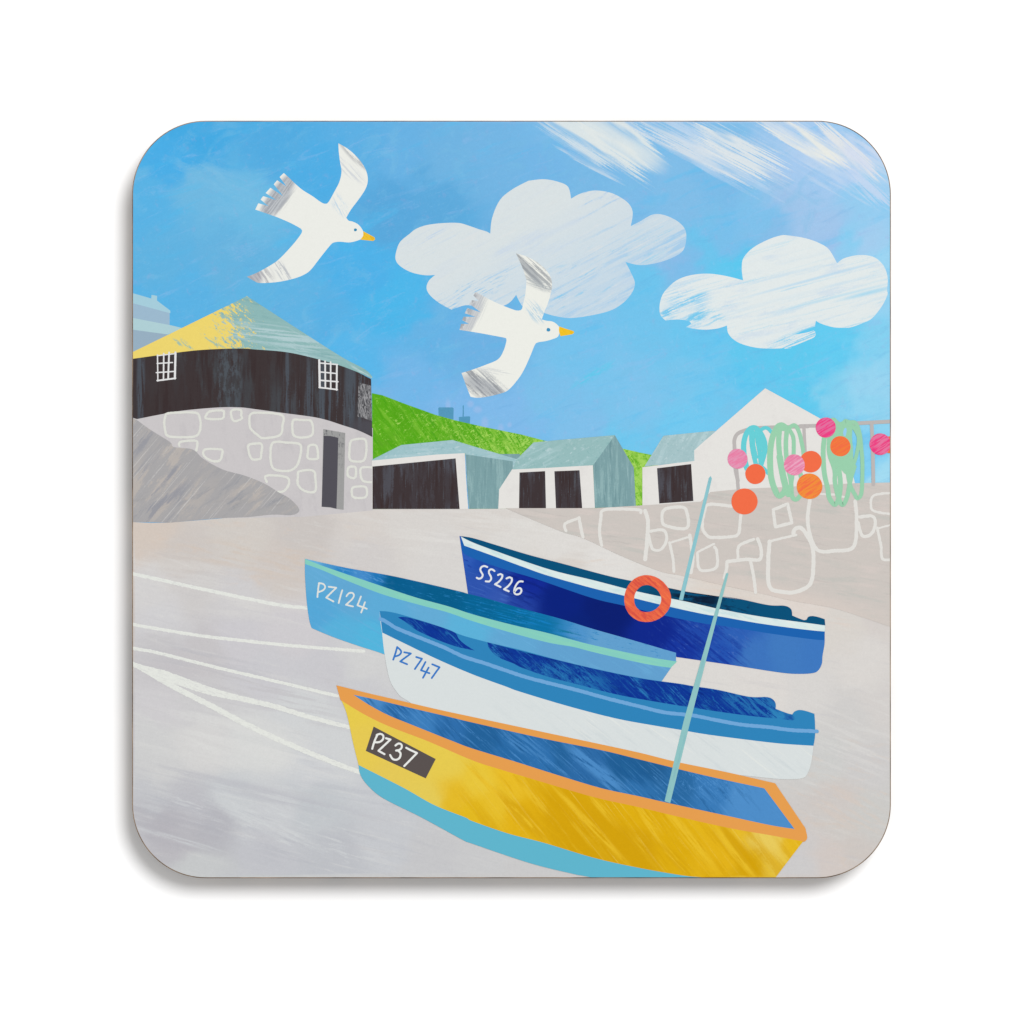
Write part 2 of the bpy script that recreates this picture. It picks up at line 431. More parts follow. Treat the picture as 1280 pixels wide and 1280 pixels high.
poly('printed_cloud', smooth(cr), m.done(), label='smaller scalloped cloud near the right edge')

# ---------------------------------------------------------------- gulls
g1 = A((787,122,1),(860,165),(930,225),(985,295),(1015,360),(1022,430),(1000,495),(950,570),(890,650),(850,718,1),(870,742),(900,748),(950,775),
  (985,825),(990,865),(960,893),(880,915),(800,910),(755,915),(725,935),(640,1040),(570,1130),(515,1172),(430,1205),(300,1232),(160,1240),(110,1222),
  (55,1190,1),(130,1160),(210,1118),(300,1060),(385,975),(450,900),(495,835),(490,810),(470,795),(400,758),(300,715),(230,690),(122,652,1),
  (147,602,1),(228,625,1),(165,573,1),(185,545,1),(292,577,1),(205,520,1),(243,478,1),(345,545,1),(270,450,1),(297,418,1),(372,468,1),(317,392,1),
  (350,360,1),(395,400),(430,435),(500,495),(580,545),(650,595),(685,606),(710,590),(760,500),(795,430),(812,350),(800,270),(790,190))
def az(fn, x, y): return fn((x, y))[0]
m = Mat('left_gull_ink', (236,237,231), grain=.03); m.brk = .15
x, y = az(A, 310, 560); m.patch((180,185,192), x-1, y-2, 36, 11, -54, .25, .85); m.streak((158,162,170), -54, 60, 4, .42, .62, .7, 11, mask=m.blob(x, y, 34, 12, -54, .25))
m.streak((150,154,160), -54, 40, 1.6, .48, .62, .8, 2, mask=m.blob(x-2, y-1, 34, 9, -54, .3))
x, y = az(A, 930, 200); m.streak((168,170,174), 48, 60, 3.4, .36, .58, .95, 3, mask=m.blob(x, y, 34, 9, 45, .3))
x, y = az(A, 870, 330); m.streak((205,210,216), 48, 60, 2.5, .48, .62, .8, 4, mask=m.blob(x, y, 24, 7, 42, .4))
x, y = az(A, 120, 1200); m.patch((172,172,180), x-6, y, 15, 16, 0, .3, .8); m.streak((160,160,168), 55, 30, 3.4, .40, .58, .8, 5, mask=m.blob(x, y, 22, 17, 0, .3))
x, y = az(A, 340, 1150); m.streak((186,190,196), 58, 40, 2.6, .46, .58, .9, 6, mask=m.blob(x, y, 20, 7, 55, .4))
x, y = az(A, 800, 620); m.streak((192,214,230), 62, 30, 2.5, .50, .60, .8, 7, mask=m.blob(x, y, 16, 8, 60, .4))
gull = poly('printed_gull', smooth(g1), m.done(), label='left gull flying right with grey wing tips over open blue sky', group='gulls printed in the sky')
mb = Mat('left_beak_ink', (240,194,52), grain=.06); mb.streak((222,170,30), 50, 14, 2, .5, .6, .7, 1)
poly('beak', smooth(A((985,825,1),(1040,855),(1075,875),(1082,890),(1068,903),(1030,900),(962,893,1),(985,862))), mb.done(), gull)
poly('eye', disc(*az(A, 923, 815), 1.9, 18), flat('gull_eye_ink', (58,138,176)), gull)

g2 = C((543,42,1),(620,65),(700,105),(770,160),(815,220),(832,280),(825,350),(800,440),(775,500),(750,572,1),(790,582),(840,590),(885,625),
  (893,665),(880,708),(840,728),(780,745),(720,755),(695,775),(660,860),(610,970),(560,1050),(480,1138),(400,1170),(300,1192),(230,1198),(180,1190,1),
  (145,1100),(108,1000,1),(190,975),(300,935),(400,890),(445,820),(468,740),(465,722),(400,708),(250,680),(92,655,1),(105,607,1),(168,607,1),
  (112,577,1),(125,550,1),(222,550,1),(133,522,1),(155,480,1),(262,515,1),(172,447,1),(190,417,1),(247,425,1),(203,378,1),(222,352,1),(300,395),
  (370,430),(450,465),(530,495),(565,500),(590,490),(600,450),(618,370),(628,260,1),(600,170),(570,100))
m = Mat('right_gull_ink', (237,238,231), grain=.03); m.brk = .15
x, y = az(C, 170, 510); m.patch((196,199,204), x+3, y, 10, 32, 24, .3, .8); m.streak((158,161,167), -66, 9, 5, .42, .56, .9, 1, mask=m.blob(x-4, y, 7, 30, 24, .3))
m.streak((190,194,198), -66, 50, 1.4, .44, .56, .85, 2, mask=m.blob(x+9, y, 8, 30, 24, .35))
x, y = az(C, 690, 185); m.patch((172,177,180), x-5, y+1, 26, 5, 50, .4, .9); m.streak((150,155,160), 42, 50, 3.0, .44, .56, .9, 3, mask=m.blob(x, y, 34, 12, 44, .35))
x, y = az(C, 720, 290); m.streak((170,178,182), 16, 60, 1.6, .46, .56, .85, 4, mask=m.blob(x, y, 22, 6, 18, .35))
x, y = az(C, 230, 1090); m.patch((176,180,184), x+7, y+3, 28, 9, 25, .5, .9); m.streak((146,150,156), 42, 60, 3.6, .44, .58, .9, 5, mask=m.blob(x+5, y, 33, 15, 30, .3))
x, y = az(C, 380, 1090); m.streak((180,184,188), 44, 70, 1.6, .48, .56, .85, 6, mask=m.blob(x, y, 24, 8, 40, .4))
x, y = az(C, 380, 990); m.streak((200,204,206), 10, 60, 1.6, .52, .6, .85, 7, mask=m.blob(x, y, 20, 4, 8, .4))
x, y = az(C, 700, 510); m.streak((176,208,226), 50, 30, 2.6, .48, .58, .85, 8, mask=m.blob(x, y, 16, 9, 50, .4))
gull = poly('printed_gull', smooth(g2), m.done(), label='right gull flying right across the large cloud, square-cut lower wing', group='gulls printed in the sky')
mb = Mat('right_beak_ink', (243,196,40), grain=.06); mb.streak((228,176,20), 50, 14, 2, .5, .6, .6, 1)
poly('beak', smooth(C((890,627,1),(940,645),(1005,665),(1010,678),(995,690),(900,706,1),(888,665))), mb.done(), gull)
poly('eye', disc(*az(C, 803, 654), 2.4, 18), flat('gull_eye_blue_ink', (66,146,190)), gull)

# ---------------------------------------------------------------- pale far house at the left edge
zc[0] = Z0
h = poly('printed_house', corners(I((90,160),(390,250),(397,262),(397,420),(90,600))), flat('pale_house_wall_ink', (157,186,207), grain=.03),
         label='pale blue-grey far house at the left edge')
poly('roof', corners(I((90,102),(250,148),(252,119),(296,126),(297,165),(402,245),(403,266),(90,182))), flat('pale_house_roof_ink', (166,206,220), grain=.03), h,
     label='pale roof with a square chimney')
poly('lower_roof', corners(I((90,301),(420,365),(500,385),(380,437),(90,396))), flat('pale_lower_roof_ink', (176,208,214), grain=.03), h)
poly('lower_wall', corners(I((90,396),(380,435),(380,520),(90,640))), flat('pale_lower_wall_ink', (152,176,194), grain=.03), h)

# ---------------------------------------------------------------- hill and far towers
m = Mat('green_hill_ink', (88,170,24), grain=.07)
m.streak((120,188,50), 50, 40, 5, .46, .62, .9, 1)
m.streak((148,202,74), 60, 70, 9, .50, .62, .6, 12, add=(m.grad(500, 540, 680, 560), .18), brk=.3)
m.streak((78,160,16), 60, 60, 8, .53, .64, .6, 13, brk=.3)
m.streak((160,210,86), 62, 10, 3.2, .52, .60, .9, 2, add=(m.grad(520, 520, 690, 560), .22), dist=.8)
m.streak((168,214,98), -30, 6, 2.4, .52, .60, .9, 3, add=(m.grad(470, 560, 700, 560), .20), dist=1)
m.streak((96,164,38), 40, 30, 10, .50, .65, .6, 4, mask=m.blob(490, 560, 40, 30, 0, .5))
m.streak((72,160,20), 55, 30, 4, .55, .64, .8, 5)
tw = flat('far_tower_ink', (84,152,188), grain=.09)
t1 = poly('printed_tower', corners(M((626,192),(634,187),(740,187),(749,196),(747,300),(630,275))), tw, label='wide square blue tower on the hill', group='far towers on the hill')
t2 = poly('printed_tower', corners(M((790,264),(870,258),(882,262),(878,330),(795,325))), tw, label='smaller blue tower with a thin mast on the hill', group='far towers on the hill')
strokes('mast', [(M((826,175),(826,266)), {'w':1.5, 'curve':False})], 1.5, tw, t2)
hp = M((95,73),(180,90),(350,155),(600,245),(760,290),(1000,345),(1280,402)) + N((200,275),(400,328),(700,350),(1010,388),(1150,420),(1300,450),(1300,900)) + px((466,640))
poly('printed_hill', corners(hp), m.done(), label='grassy green hill behind the sheds')

# ---------------------------------------------------------------- beach
sand = [(180,670,(212,200,190)),(230,700,(206,199,194)),(300,670,(210,204,198)),(380,665,(204,198,194)),(450,660,(214,208,203)),(520,650,(216,212,208)),
 (600,645,(216,211,206)),(620,690,(220,217,213)),(560,700,(216,213,210)),(450,690,(210,206,204)),(350,710,(208,200,194)),(700,690,(222,219,215)),
 (760,710,(224,221,217)),(820,730,(222,218,213)),(700,710,(214,207,200)),(900,750,(220,212,204)),(1000,760,(222,213,206)),(1060,780,(216,211,205)),
 (1090,770,(212,206,202)),(1080,830,(218,214,210)),(1100,880,(212,208,205)),(1060,900,(208,206,204)),(1085,960,(206,204,203)),(1045,990,(207,201,197)),
 (1060,1030,(206,202,198)),(1090,1020,(204,203,200)),(1040,1080,(210,201,196)),(1070,1060,(206,199,194)),(1000,1085,(206,204,204)),(1030,950,(206,206,204)),
 (190,745,(212,210,210)),(240,730,(207,204,203)),(300,750,(208,206,207)),(200,780,(210,209,211)),(300,800,(205,203,207)),(360,790,(208,205,208)),
 (200,800,(200,198,200)),(250,815,(200,197,199)),(220,830,(198,195,198)),(330,840,(204,203,207)),(400,840,(203,202,206)),(460,830,(210,210,210)),
 (450,860,(204,204,207)),(380,890,(210,212,213)),(430,930,(210,212,213)),(250,880,(206,205,206)),(200,880,(208,206,208)),(180,930,(208,208,208)),
 (250,930,(214,213,212)),(330,930,(214,215,214)),(400,960,(206,208,211)),(200,960,(208,208,208)),(190,1000,(196,197,201)),(230,1010,(192,192,197)),
 (270,1030,(184,184,190)),(220,1050,(188,186,191)),(200,1030,(184,182,188)),(290,1000,(202,205,208)),(340,1020,(204,206,209)),(400,1010,(196,200,204)),
 (330,1060,(196,197,202)),(250,1080,(200,202,203)),(420,1070,(192,194,199)),(480,1050,(200,202,206)),(540,1080,(200,200,202)),(600,1070,(203,203,204)),
 (660,1085,(204,203,203)),(480,980,(202,204,208)),(880,870,(220,217,213)),(960,870,(220,216,212)),(1000,870,(216,213,210)),(170,1030,(196,196,200))]
bp = K((90,1040),(250,1047),(400,1045),(800,1012),(1000,1000),(1280,975)) + L((200,960),(590,918),(700,935),(996,938)) + M((1280,998)) + px((743,637),(1120,620),(1120,1110),(150,1110))
m = Mat('beach_ink', None, attr=True, grain=.055)
m.streak((222,221,218), 14, 70, 7, .52, .74, .30, 1, dist=.5)
m.streak((192,190,194), 12, 90, 8, .54, .76, .26, 2, dist=.5)
m.streak((216,198,184), 10, 40, 10, .54, .72, .42, 3, mask=m.math('MAXIMUM', m.blob(300, 685, 160, 50, 0, .5), m.blob(1060, 1010, 80, 90, 0, .5)), dist=.8)
m.streak((178,180,188), 16, 120, 8, .50, .70, .42, 4, mask=m.blob(350, 1040, 260, 42, 14, .4))
m.streak((214,217,218), 18, 40, 4, .52, .66, .5, 5, mask=m.blob(330, 1030, 160, 26, 18, .5), dist=.4)
m.streak((214,216,214), 14, 90, 3, .56, .70, .35, 6, mask=m.blob(380, 1000, 260, 50, 16, .5))
m.streak((218,198,182), 0, 30, 5, .50, .66, .5, 7, mask=m.blob(735, 702, 55, 4, 0, .6))
m.streak((222,204,192), 8, 70, 8, .44, .66, .6, 8, mask=m.blob(960, 756, 110, 16, 12, .5))
m.streak((221,221,219), 15, 120, 12, .40, .62, .6, 29, mask=m.blob(280, 925, 140, 34, 15, .5), brk=.4)
m.streak((220,218,215), 10, 100, 12, .44, .64, .6, 30, mask=m.blob(270, 735, 140, 30, 8, .5), brk=.4)
m.streak((196,194,197), 12, 90, 5, .48, .62, .6, 31, mask=m.blob(300, 860, 140, 26, 14, .5), brk=.4)
m.streak((210,196,184), 12, 50, 6, .46, .62, .6, 32, mask=m.blob(330, 700, 110, 20, 8, .5), brk=.4)
m.streak((226,224,220), 6, 120, 9, .48, .64, .5, 33, mask=m.blob(640, 680, 150, 40, 8, .5), brk=.4)
m.streak((186,186,193), 13, 130, 7, .40, .60, .6, 21, mask=m.blob(300, 985, 150, 9, 13, .5), brk=.3)
m.streak((182,181,187), 15, 120, 8, .36, .58, .7, 22, mask=m.blob(215, 1035, 75, 24, 18, .3), brk=.2)
m.streak((204,207,210), 17, 90, 3, .40, .56, .8, 23, mask=m.blob(225, 1050, 50, 3, 16, .5), brk=0)
m.streak((212,215,216), 24, 60, 5, .42, .60, .6, 24, mask=m.blob(330, 1030, 70, 9, 24, .5), brk=.2)
m.streak((186,188,195), 8, 150, 9, .44, .66, .5, 25, mask=m.blob(480, 1000, 120, 12, 10, .5), brk=.3)
m.streak((186,186,192), 12, 120, 8, .44, .62, .5, 26, mask=m.blob(240, 822, 90, 12, 10, .5), brk=.3)
m.streak((222,220,217), 22, 110, 6, .50, .64, .5, 27, mask=m.blob(1070, 920, 70, 50, 22, .5), brk=.4)
m.streak((216,200,188), 30, 60, 6, .46, .62, .5, 28, mask=m.blob(1060, 1010, 50, 24, 30, .5), brk=.3)
beach = poly('printed_beach', corners(bp), m.done(), label='pale grey brushed sand filling the lower half', grid=6, cps=sand, warp=4)

# ---------------------------------------------------------------- mooring lines on the sand
ZB = zc[0]
lm = Mat('mooring_line_ink', (229,231,225), grain=.06); lm.streak((211,211,210), 14, 8, 2, .54, .64, .55, 1, brk=0, tooth=.25); lm = lm.done()
gname = 'mooring lines drawn across the sand'
for pts, kw, lab in (
  (AE((60,157),(300,210),(600,275),(850,325),(1010,342)), {'w':4.4}, 'topmost white line across the sand, reaching the light blue boat'),
  (AE((60,428),(400,485),(700,520),(950,545),(1300,572)), {'w':4.1}, 'second white line from the top across the sand'),
  (AE((60,555),(200,580),(500,655),(800,725),(1190,818)), {'w':4.1}, 'third white line from the top, ending at the tip of the yellow boat'),
  (AE((60,640),(250,705),(500,790),(800,860),(1000,920),(1235,980)), {'taper':[(0,5),(.15,12),(.3,11),(.5,7),(1,5)], 'jit':.5}, 'fourth white line, thick and smudged on its left'),
  (AE((60,632),(250,742),(500,870),(650,950),(850,1045),(1100,1150),(1300,1225)), {'taper':[(0,5),(.2,7),(.5,7),(1,6)], 'jit':.5}, 'lowest white line running down to the yellow bow')):
    kw.setdefault('jit', .35)
    strokes('printed_mooring_line', [(pts, kw)], 5, lm, label=lab, group=gname)

# ---------------------------------------------------------------- sheds
def roofm(name, c, c2, ang, seed):
    m = Mat(name, c, grain=.05); m.streak(c2, ang, 60, 7, .46, .66, .8, seed); m.streak((196,216,220), ang, 9, 4, .56, .7, .6, seed+1, detail=3)
    m.streak((120,170,172), ang+70, 6, 3, .60, .7, .5, seed+2, detail=3); return m.done()
def dark(name, seed, ang=90):
    m = Mat(name, (62,52,54), grain=.08)
    m.streak((80,80,88), ang, 90, 14, .46, .60, .9, seed); m.streak((58,44,44), ang, 60, 5, .52, .6, .7, seed+1)
    m.streak((88,94,102), ang, 60, 3, .57, .64, .6, seed+2); return m.done()
white = Mat('whitewash_ink', (229,227,223), grain=.035); white.streak((222,219,216), 0, 20, 20, .5, .7, .6, 1); white = white.done()
def sidem(name, seed):
    m = Mat(name, (124,160,164), grain=.05); m.streak((146,180,182), 90, 70, 6, .48, .62, .85, seed); m.streak((102,138,144), 92, 60, 5, .54, .68, .7, seed+1)
    m.streak((160,192,194), 86, 30, 2, .58, .66, .5, seed+2); return m.done()
gs = 'sheds along the quay'
sh = poly('printed_shed', corners(M((95,606),(600,563),(838,552),(868,1001),(95,1001))), white, label='left shed, wide dark opening and a hipped teal roof', group=gs)
poly('side_wall', corners(M((842,560),(1280,560),(1280,700),(1225,682),(1115,850),(1108,998),(868,998))), sidem('shed_side_ink', 1), sh)
poly('roof', corners(M((95,606),(330,488),(740,448),(880,490),(1250,600),(1300,585),(1300,700),(1222,692),(1222,618),(1100,600),(843,563),(838,553),(600,565),(95,612))),
     roofm('shed_roof_ink', (158,194,200), (178,206,212), -4, 3), sh)
poly('door', corners(M((100,660),(765,595),(797,1000),(100,1000))), dark('shed_door_ink', 5), sh)
strokes('edge_line', [(M((842,566),(853,780),(868,996)), {'w':.8})], .8, flat('blue_edge_ink', (120,180,226)), sh)
sh = poly('printed_shed', corners(N((130,553),(775,520),(791,864),(18,870),(25,715))), white, label='middle shed with two dark doors and a gabled end', group=gs)
poly('side_wall', corners(N((950,281),(1102,540),(1119,850),(791,863),(776,520))), sidem('shed_gable_ink', 9), sh)
poly('roof', corners(N((300,340),(520,318),(951,281),(777,522),(400,543),(133,556),(165,475))), roofm('gabled_roof_ink', (150,188,188), (170,202,204), -28, 13), sh)
dm = dark('double_door_ink', 17)
poly('door', corners(N((188,580),(393,569),(400,872),(184,872))), dm, sh, label='left dark door of the middle shed')
poly('door', corners(N((467,570),(668,562),(690,870),(480,872))), dm, sh, label='right dark door of the middle shed')
sh = poly('printed_shed', corners(O((83,730),(495,678),(490,598),(1065,98))) + corners(Q((0,188),(240,322),(520,478),(560,600),(676,1125))) + corners(px((975,612),(888,618),(876,630),(803,636))),
          white, label='right white shed with a tall gable behind the hanging ropes', group=gs)
poly('roof', corners(O((252,478),(450,458),(640,440),(668,440),(497,595),(499,680),(99,724))), roofm('small_roof_ink', (164,194,198), (182,208,212), -60, 21), sh)
poly('door', corners(O((200,738),(473,704),(491,1000),(218,1020))), dark('small_door_ink', 25), sh)

# ---------------------------------------------------------------- roundhouse
ZS = zc[0]; zc[0] = ZB
m = Mat('stone_wall_ink', (204,200,201), grain=.04); m.streak((196,192,194), 80, 40, 12, .48, .68, .7, 1)
rh_pts = px((160,524),(230,510),(300,508),(400,520),(466,535),(466,638),(380,646),(160,650))
rh = poly('printed_roundhouse', corners(rh_pts), m.done(), label='round building at the left, black boarded upper storey on a grey stone wall')
m = Mat('black_board_ink', (62,53,54), grain=.08)
m.streak((68,70,74), 90, 120, 20, .46, .64, .85, 1); m.streak((56,43,44), 90, 90, 7, .5, .62, .6, 2)
m.streak((80,86,94), 90, 110, 4.5, .52, .6, .85, 3, mask=m.grad(330, 500, 400, 500))
m.streak((82,90,98), 90, 20, 6, .46, .60, .75, 4, mask=m.blob(286, 475, 16, 60, 0, .4), brk=.2)
for xx, ww in ((359,2.5),(386,3),(402,4),(412,2),(438,7),(176,5)): m.streak((80,88,98), 90, 60, 3, .36, .52, .75, xx, mask=m.blob(xx, 480, ww, 60, 0, .4), brk=0)
m.patch((78,77,84), 462, 535, 22, 10, 10, .5, .9)
up = I((90,620,1),(500,560),(970,535)) + J((220,500),(500,560),(700,620),(921,728,1),(931,1192,1),(820,1140),(700,1100),(500,1040),(220,1000),(0,970)) + \
     I((960,1019),(780,1020),(500,1045),(300,1080),(135,1113,1),(90,1098,1))
poly('upper_wall', smooth(up), m.done(), rh, label='curved black boarded upper wall')
m = Mat('hatch_ink', (74,74,78), grain=.1); m.brk = .2
m.streak((158,158,160), 80, 9, 1.6, .46, .54, .9, 1, detail=3, dist=1)
poly('hatch', corners(J((820,755),(922,782),(928,1065),(860,1040),(813,1030))), m.done(), rh, label='speckled grey panel at the right end')
m = Mat('cone_roof_ink', (142,184,183), grain=.05)
m.streak((182,208,212), 6, 90, 4, .42, .58, .9, 1, mask=m.blob(345, 424, 80, 16, 12, .5), brk=.3)
m.streak((190,212,216), 30, 70, 2.4, .52, .62, .8, 2, mask=m.grad(330, 400, 440, 460))
m.streak((122,168,170), 10, 50, 5, .52, .66, .6, 3)
m.streak((238,214,112), 40, 13, 4.6, .49, .53, 1, 4, add=(m.math('SUBTRACT', 1.0, m.grad(225, 452, 372, 420)), .62), detail=8, rough=.8, brk=0)
for q in ((236,433,13,2.6,42),(222,428,7,2,40),(268,428,16,2.4,32),(292,402,14,2.2,38),(286,388,12,2,40)): m.streak((150,188,176), 40, 12, 3, .44, .56, .85, int(q[0]), mask=m.blob(*q, .5), brk=0)
rf = I((90,582,1),(820,225,1),(1015,129,1)) + J((450,403,1),(700,560),(870,650),(930,708,1),(926,724,1),(800,668),(640,610),(400,545),(220,510),(0,492)) + \
     I((970,548),(720,555),(500,575),(104,630),(90,632,1))
poly('roof', smooth(rf), m.done(), rh, label='low conical teal roof with yellow lichen on its left half')
wm = flat('window_bar_ink', (228,228,228), grain=.03)
nw = lambda fn, lst: [(fn(*q), {'w':ww/6.4, 'curve':False}) for q, ww in lst]
strokes('window', nw(I, [(((300,600),(303,808)),10),(((350,588),(348,800)),12),(((393,580),(385,793)),14),(((444,580),(439,788)),17),
   (((297,606),(448,588)),9),(((297,668),(420,660)),10),(((290,741),(440,731)),10),(((298,805),(444,786)),13)]), 2, wm, rh, label='left small-paned white window', jit=.08)
strokes('window', nw(J, [(((506,577),(510,795)),17),(((553,585),(555,800)),13),(((597,592),(598,805)),12),(((647,617),(645,815)),14),
   (((510,600),(652,612)),11),(((517,672),(645,684)),11),(((512,738),(655,750)),12),(((505,795),(650,813)),12)]), 2, wm, rh, label='right small-paned white window', jit=.08)
m = Mat('door_frame_ink', (158,158,157), grain=.06); m.streak((104,104,108), 85, 7, 2, .56, .6, .9, 1, mask=m.grad(418, 590, 422, 560), dist=1)
dfm = poly('door_frame', corners(L((602,297),(690,312),(778,328),(765,942),(708,935),(660,925),(590,918))), m.done(), rh)
poly('door', corners(L((606,350),(660,352),(722,366),(715,700),(708,935),(660,922),(589,918))), flat('door_ink', (82,80,88), grain=.04), rh)
sm = Mat('chalk_outline_ink', (222,223,215), grain=.05).done()
c_ = {'closed':True}
ol = [(K((380,172),(500,164),(610,167),(635,200),(645,260),(635,320),(600,355),(500,362),(385,352),(360,300),(355,230),(365,190)),c_),
 (K((720,155),(820,148),(832,180),(820,212),(750,218),(685,210),(690,185)),c_),(K((897,145),(965,145),(970,190),(975,212),(915,233),(890,190)),c_),
 (L((20,180),(80,165),(270,185),(275,270),(255,345),(130,370),(90,355),(20,290),(12,220)),c_),(L((365,225),(440,225),(500,230),(520,290),(510,345),(440,365),(370,350),(355,290)),c_),
 (L((5,425),(60,412),(110,420),(105,500),(95,535),(30,535),(5,470)),c_),(L((200,405),(310,405),(415,420),(420,500),(390,590),(330,630),(230,625),(190,590),(180,500)),c_),
 (L((490,430),(545,430),(560,510),(550,535),(480,530),(480,470)),c_),(L((410,635),(520,630),(540,700),(535,795),(450,790),(400,740),(400,670)),c_),
 (L((150,720),(142,672),(250,670),(320,690),(325,740),(290,790),(240,800)),{}),(L((850,380),(930,378),(948,430),(940,520),(910,555),(820,545),(812,470),(820,400)),c_),
 (L((805,605),(860,605),(855,685),(800,670)),c_),(L((994,603),(910,605),(900,650),(920,710),(992,722)),{}),(L((840,765),(920,755),(950,775),(940,840),(850,845),(830,810)),c_),
 (K((475,430),(480,400),(600,388),(618,410),(610,468)),{}),(K((665,480),(690,458),(790,458),(820,470),(800,545),(740,552),(680,520)),c_)]
strokes('stone_outline', ol, 3.0, sm, rh, jit=.22, label='chalky outlines of stones on the lower wall')

# rocks
rk = K((90,205),(135,225),(240,300),(400,400),(430,440),(580,460),(660,530),(760,590),(850,630),(1000,670),(1150,730),(1250,790)) + \
     L((240,800),(330,850),(400,920),(405,960),(340,985),(200,980),(0,1000)) + K((800,1010),(400,1045),(90,1040))
m = Mat('rock_ink', (170,168,169), grain=.04)
m.streak((190,182,175), -52, 80, 15, .50, .60, .8, 1, mask=m.blob(190, 580, 70, 80, -30, .5))
m.streak((190,182,175), -36, 70, 13, .51, .62, .8, 2, mask=m.blob(300, 620, 90, 30, 0, .5))
m.streak((150,151,159), -50, 80, 11, .53, .64, .85, 3, mask=m.blob(200, 600, 70, 80, 0, .5))
m.streak((152,153,159), -34, 70, 12, .53, .64, .8, 4, mask=m.blob(300, 625, 110, 40, 0, .5))
m.streak((200,198,196), -50, 120, 1.8, .61, .67, .8, 5)
m.streak((160,158,158), -15, 60, 5, .56, .68, .7, 6, mask=m.blob(260, 630, 120, 14, 0, .5))
poly('printed_rocks', smooth([(a, b, 1) if i in (0, len(rk)-1, len(rk)-2) else (a, b) for i, (a, b, *c) in enumerate(rk)]), m.done(), label='grey brushed rocks at the foot of the round building')

# ---------------------------------------------------------------- harbour wall
zc[0] = ZS
hw = px((632,635.2,1),(743,635.2,1),(798,632),(876,627,1),(888,615,1),(930,611),(975,609,1),(1068,604,1),(1120,603,1),(1120,786,1)) + R((1000,1180),(780,1112),(500,1062),(300,1015),(0,950)) + SS((850,722),(700,692),(440,590),(160,460),(0,410))
m = Mat('harbour_wall_ink', (205,198,192), grain=.04)
m.streak((196,194,188), 8, 70, 10, .50, .66, .85, 1); m.streak((212,202,196), 6, 60, 8, .50, .68, .8, 2); m.streak((192,184,180), 10, 60, 4, .58, .68, .5, 3)
m.patch((216,204,196), 960, 745, 130, 14, 12, .7, .8)
hwo = poly('printed_harbour_wall', smooth(hw), m.done(), label='long stone harbour wall below the sheds and ropes')
wl = [(SS((42,410),(35,360),(128,322)),{'w':3.6}),(SS((133,318),(145,390),(160,452)),{'w':4}),(SS((290,510),(275,420),(285,320),(312,262),(540,262),(562,282)),{}),
 (SS((592,270),(612,350),(604,500),(592,608)),{'w':5}),(SS((630,412),(700,402),(735,420),(740,480),(700,540),(650,540),(630,500),(618,440)),{'w':3.6}),
 (SS((730,260),(850,245),(885,290),(880,390),(740,375),(710,330)),c_),(SS((772,490),(895,452)),{'w':2.6}),(SS((762,492),(785,600),(792,692)),{'w':3.6}),
 (SS((903,440),(912,500),(924,600),(910,700)),{'w':4.4}),(SS((955,560),(1000,535),(1072,500)),{'w':2.6}),(SS((1075,522),(1092,560),(1085,665),(975,680),(955,570)),{'w':3.6}),
 (SS((1195,238),(1040,225),(1005,270),(990,380),(1020,440),(1060,455),(1190,450),(1240,430),(1252,360),(1258,290)),{}),
 (R((370,430),(470,388),(500,520),(385,550)),{'closed':True,'curve':False}),
 (R((510,595),(520,565),(560,555),(600,600),(640,680),(650,780),(630,940),(530,1000),(430,1000),(345,965),(335,800),(345,650)),{'w':5}),
 (R((345,650),(420,630),(530,605)),{'w':3}),
 (R((625,360),(610,480),(625,600),(680,710),(800,715),(930,685),(950,500),(940,370)),{'w':4.6}),(R((700,320),(800,325),(890,350)),{'w':2.6}),
 (R((970,480),(1060,475),(1080,530),(1050,600),(990,610),(962,520)),{'w':4}),(R((1200,312),(1070,330),(1050,400),(1075,440),(1200,462)),{'w':3}),
 (R((1200,532),(1095,560)),{'w':2.4}),(R((1093,555),(1120,680),(1130,770),(1200,777)),{'w':3.4}),
 (R((125,768),(125,700),(150,668),(235,635)),{'w':3.6}),(R((262,632),(285,700),(275,775),(180,775),(52,790)),{'w':4.4}),(R((50,790),(45,840),(30,905)),{'w':4}),(R((212,785),(235,900),(247,1005)),{'w':4})]
strokes('stone_outline', wl, 4.0, flat('wall_chalk_ink', (226,224,219), grain=.04), hwo, jit=.28, label='chalky outlines of large stones on the wall')

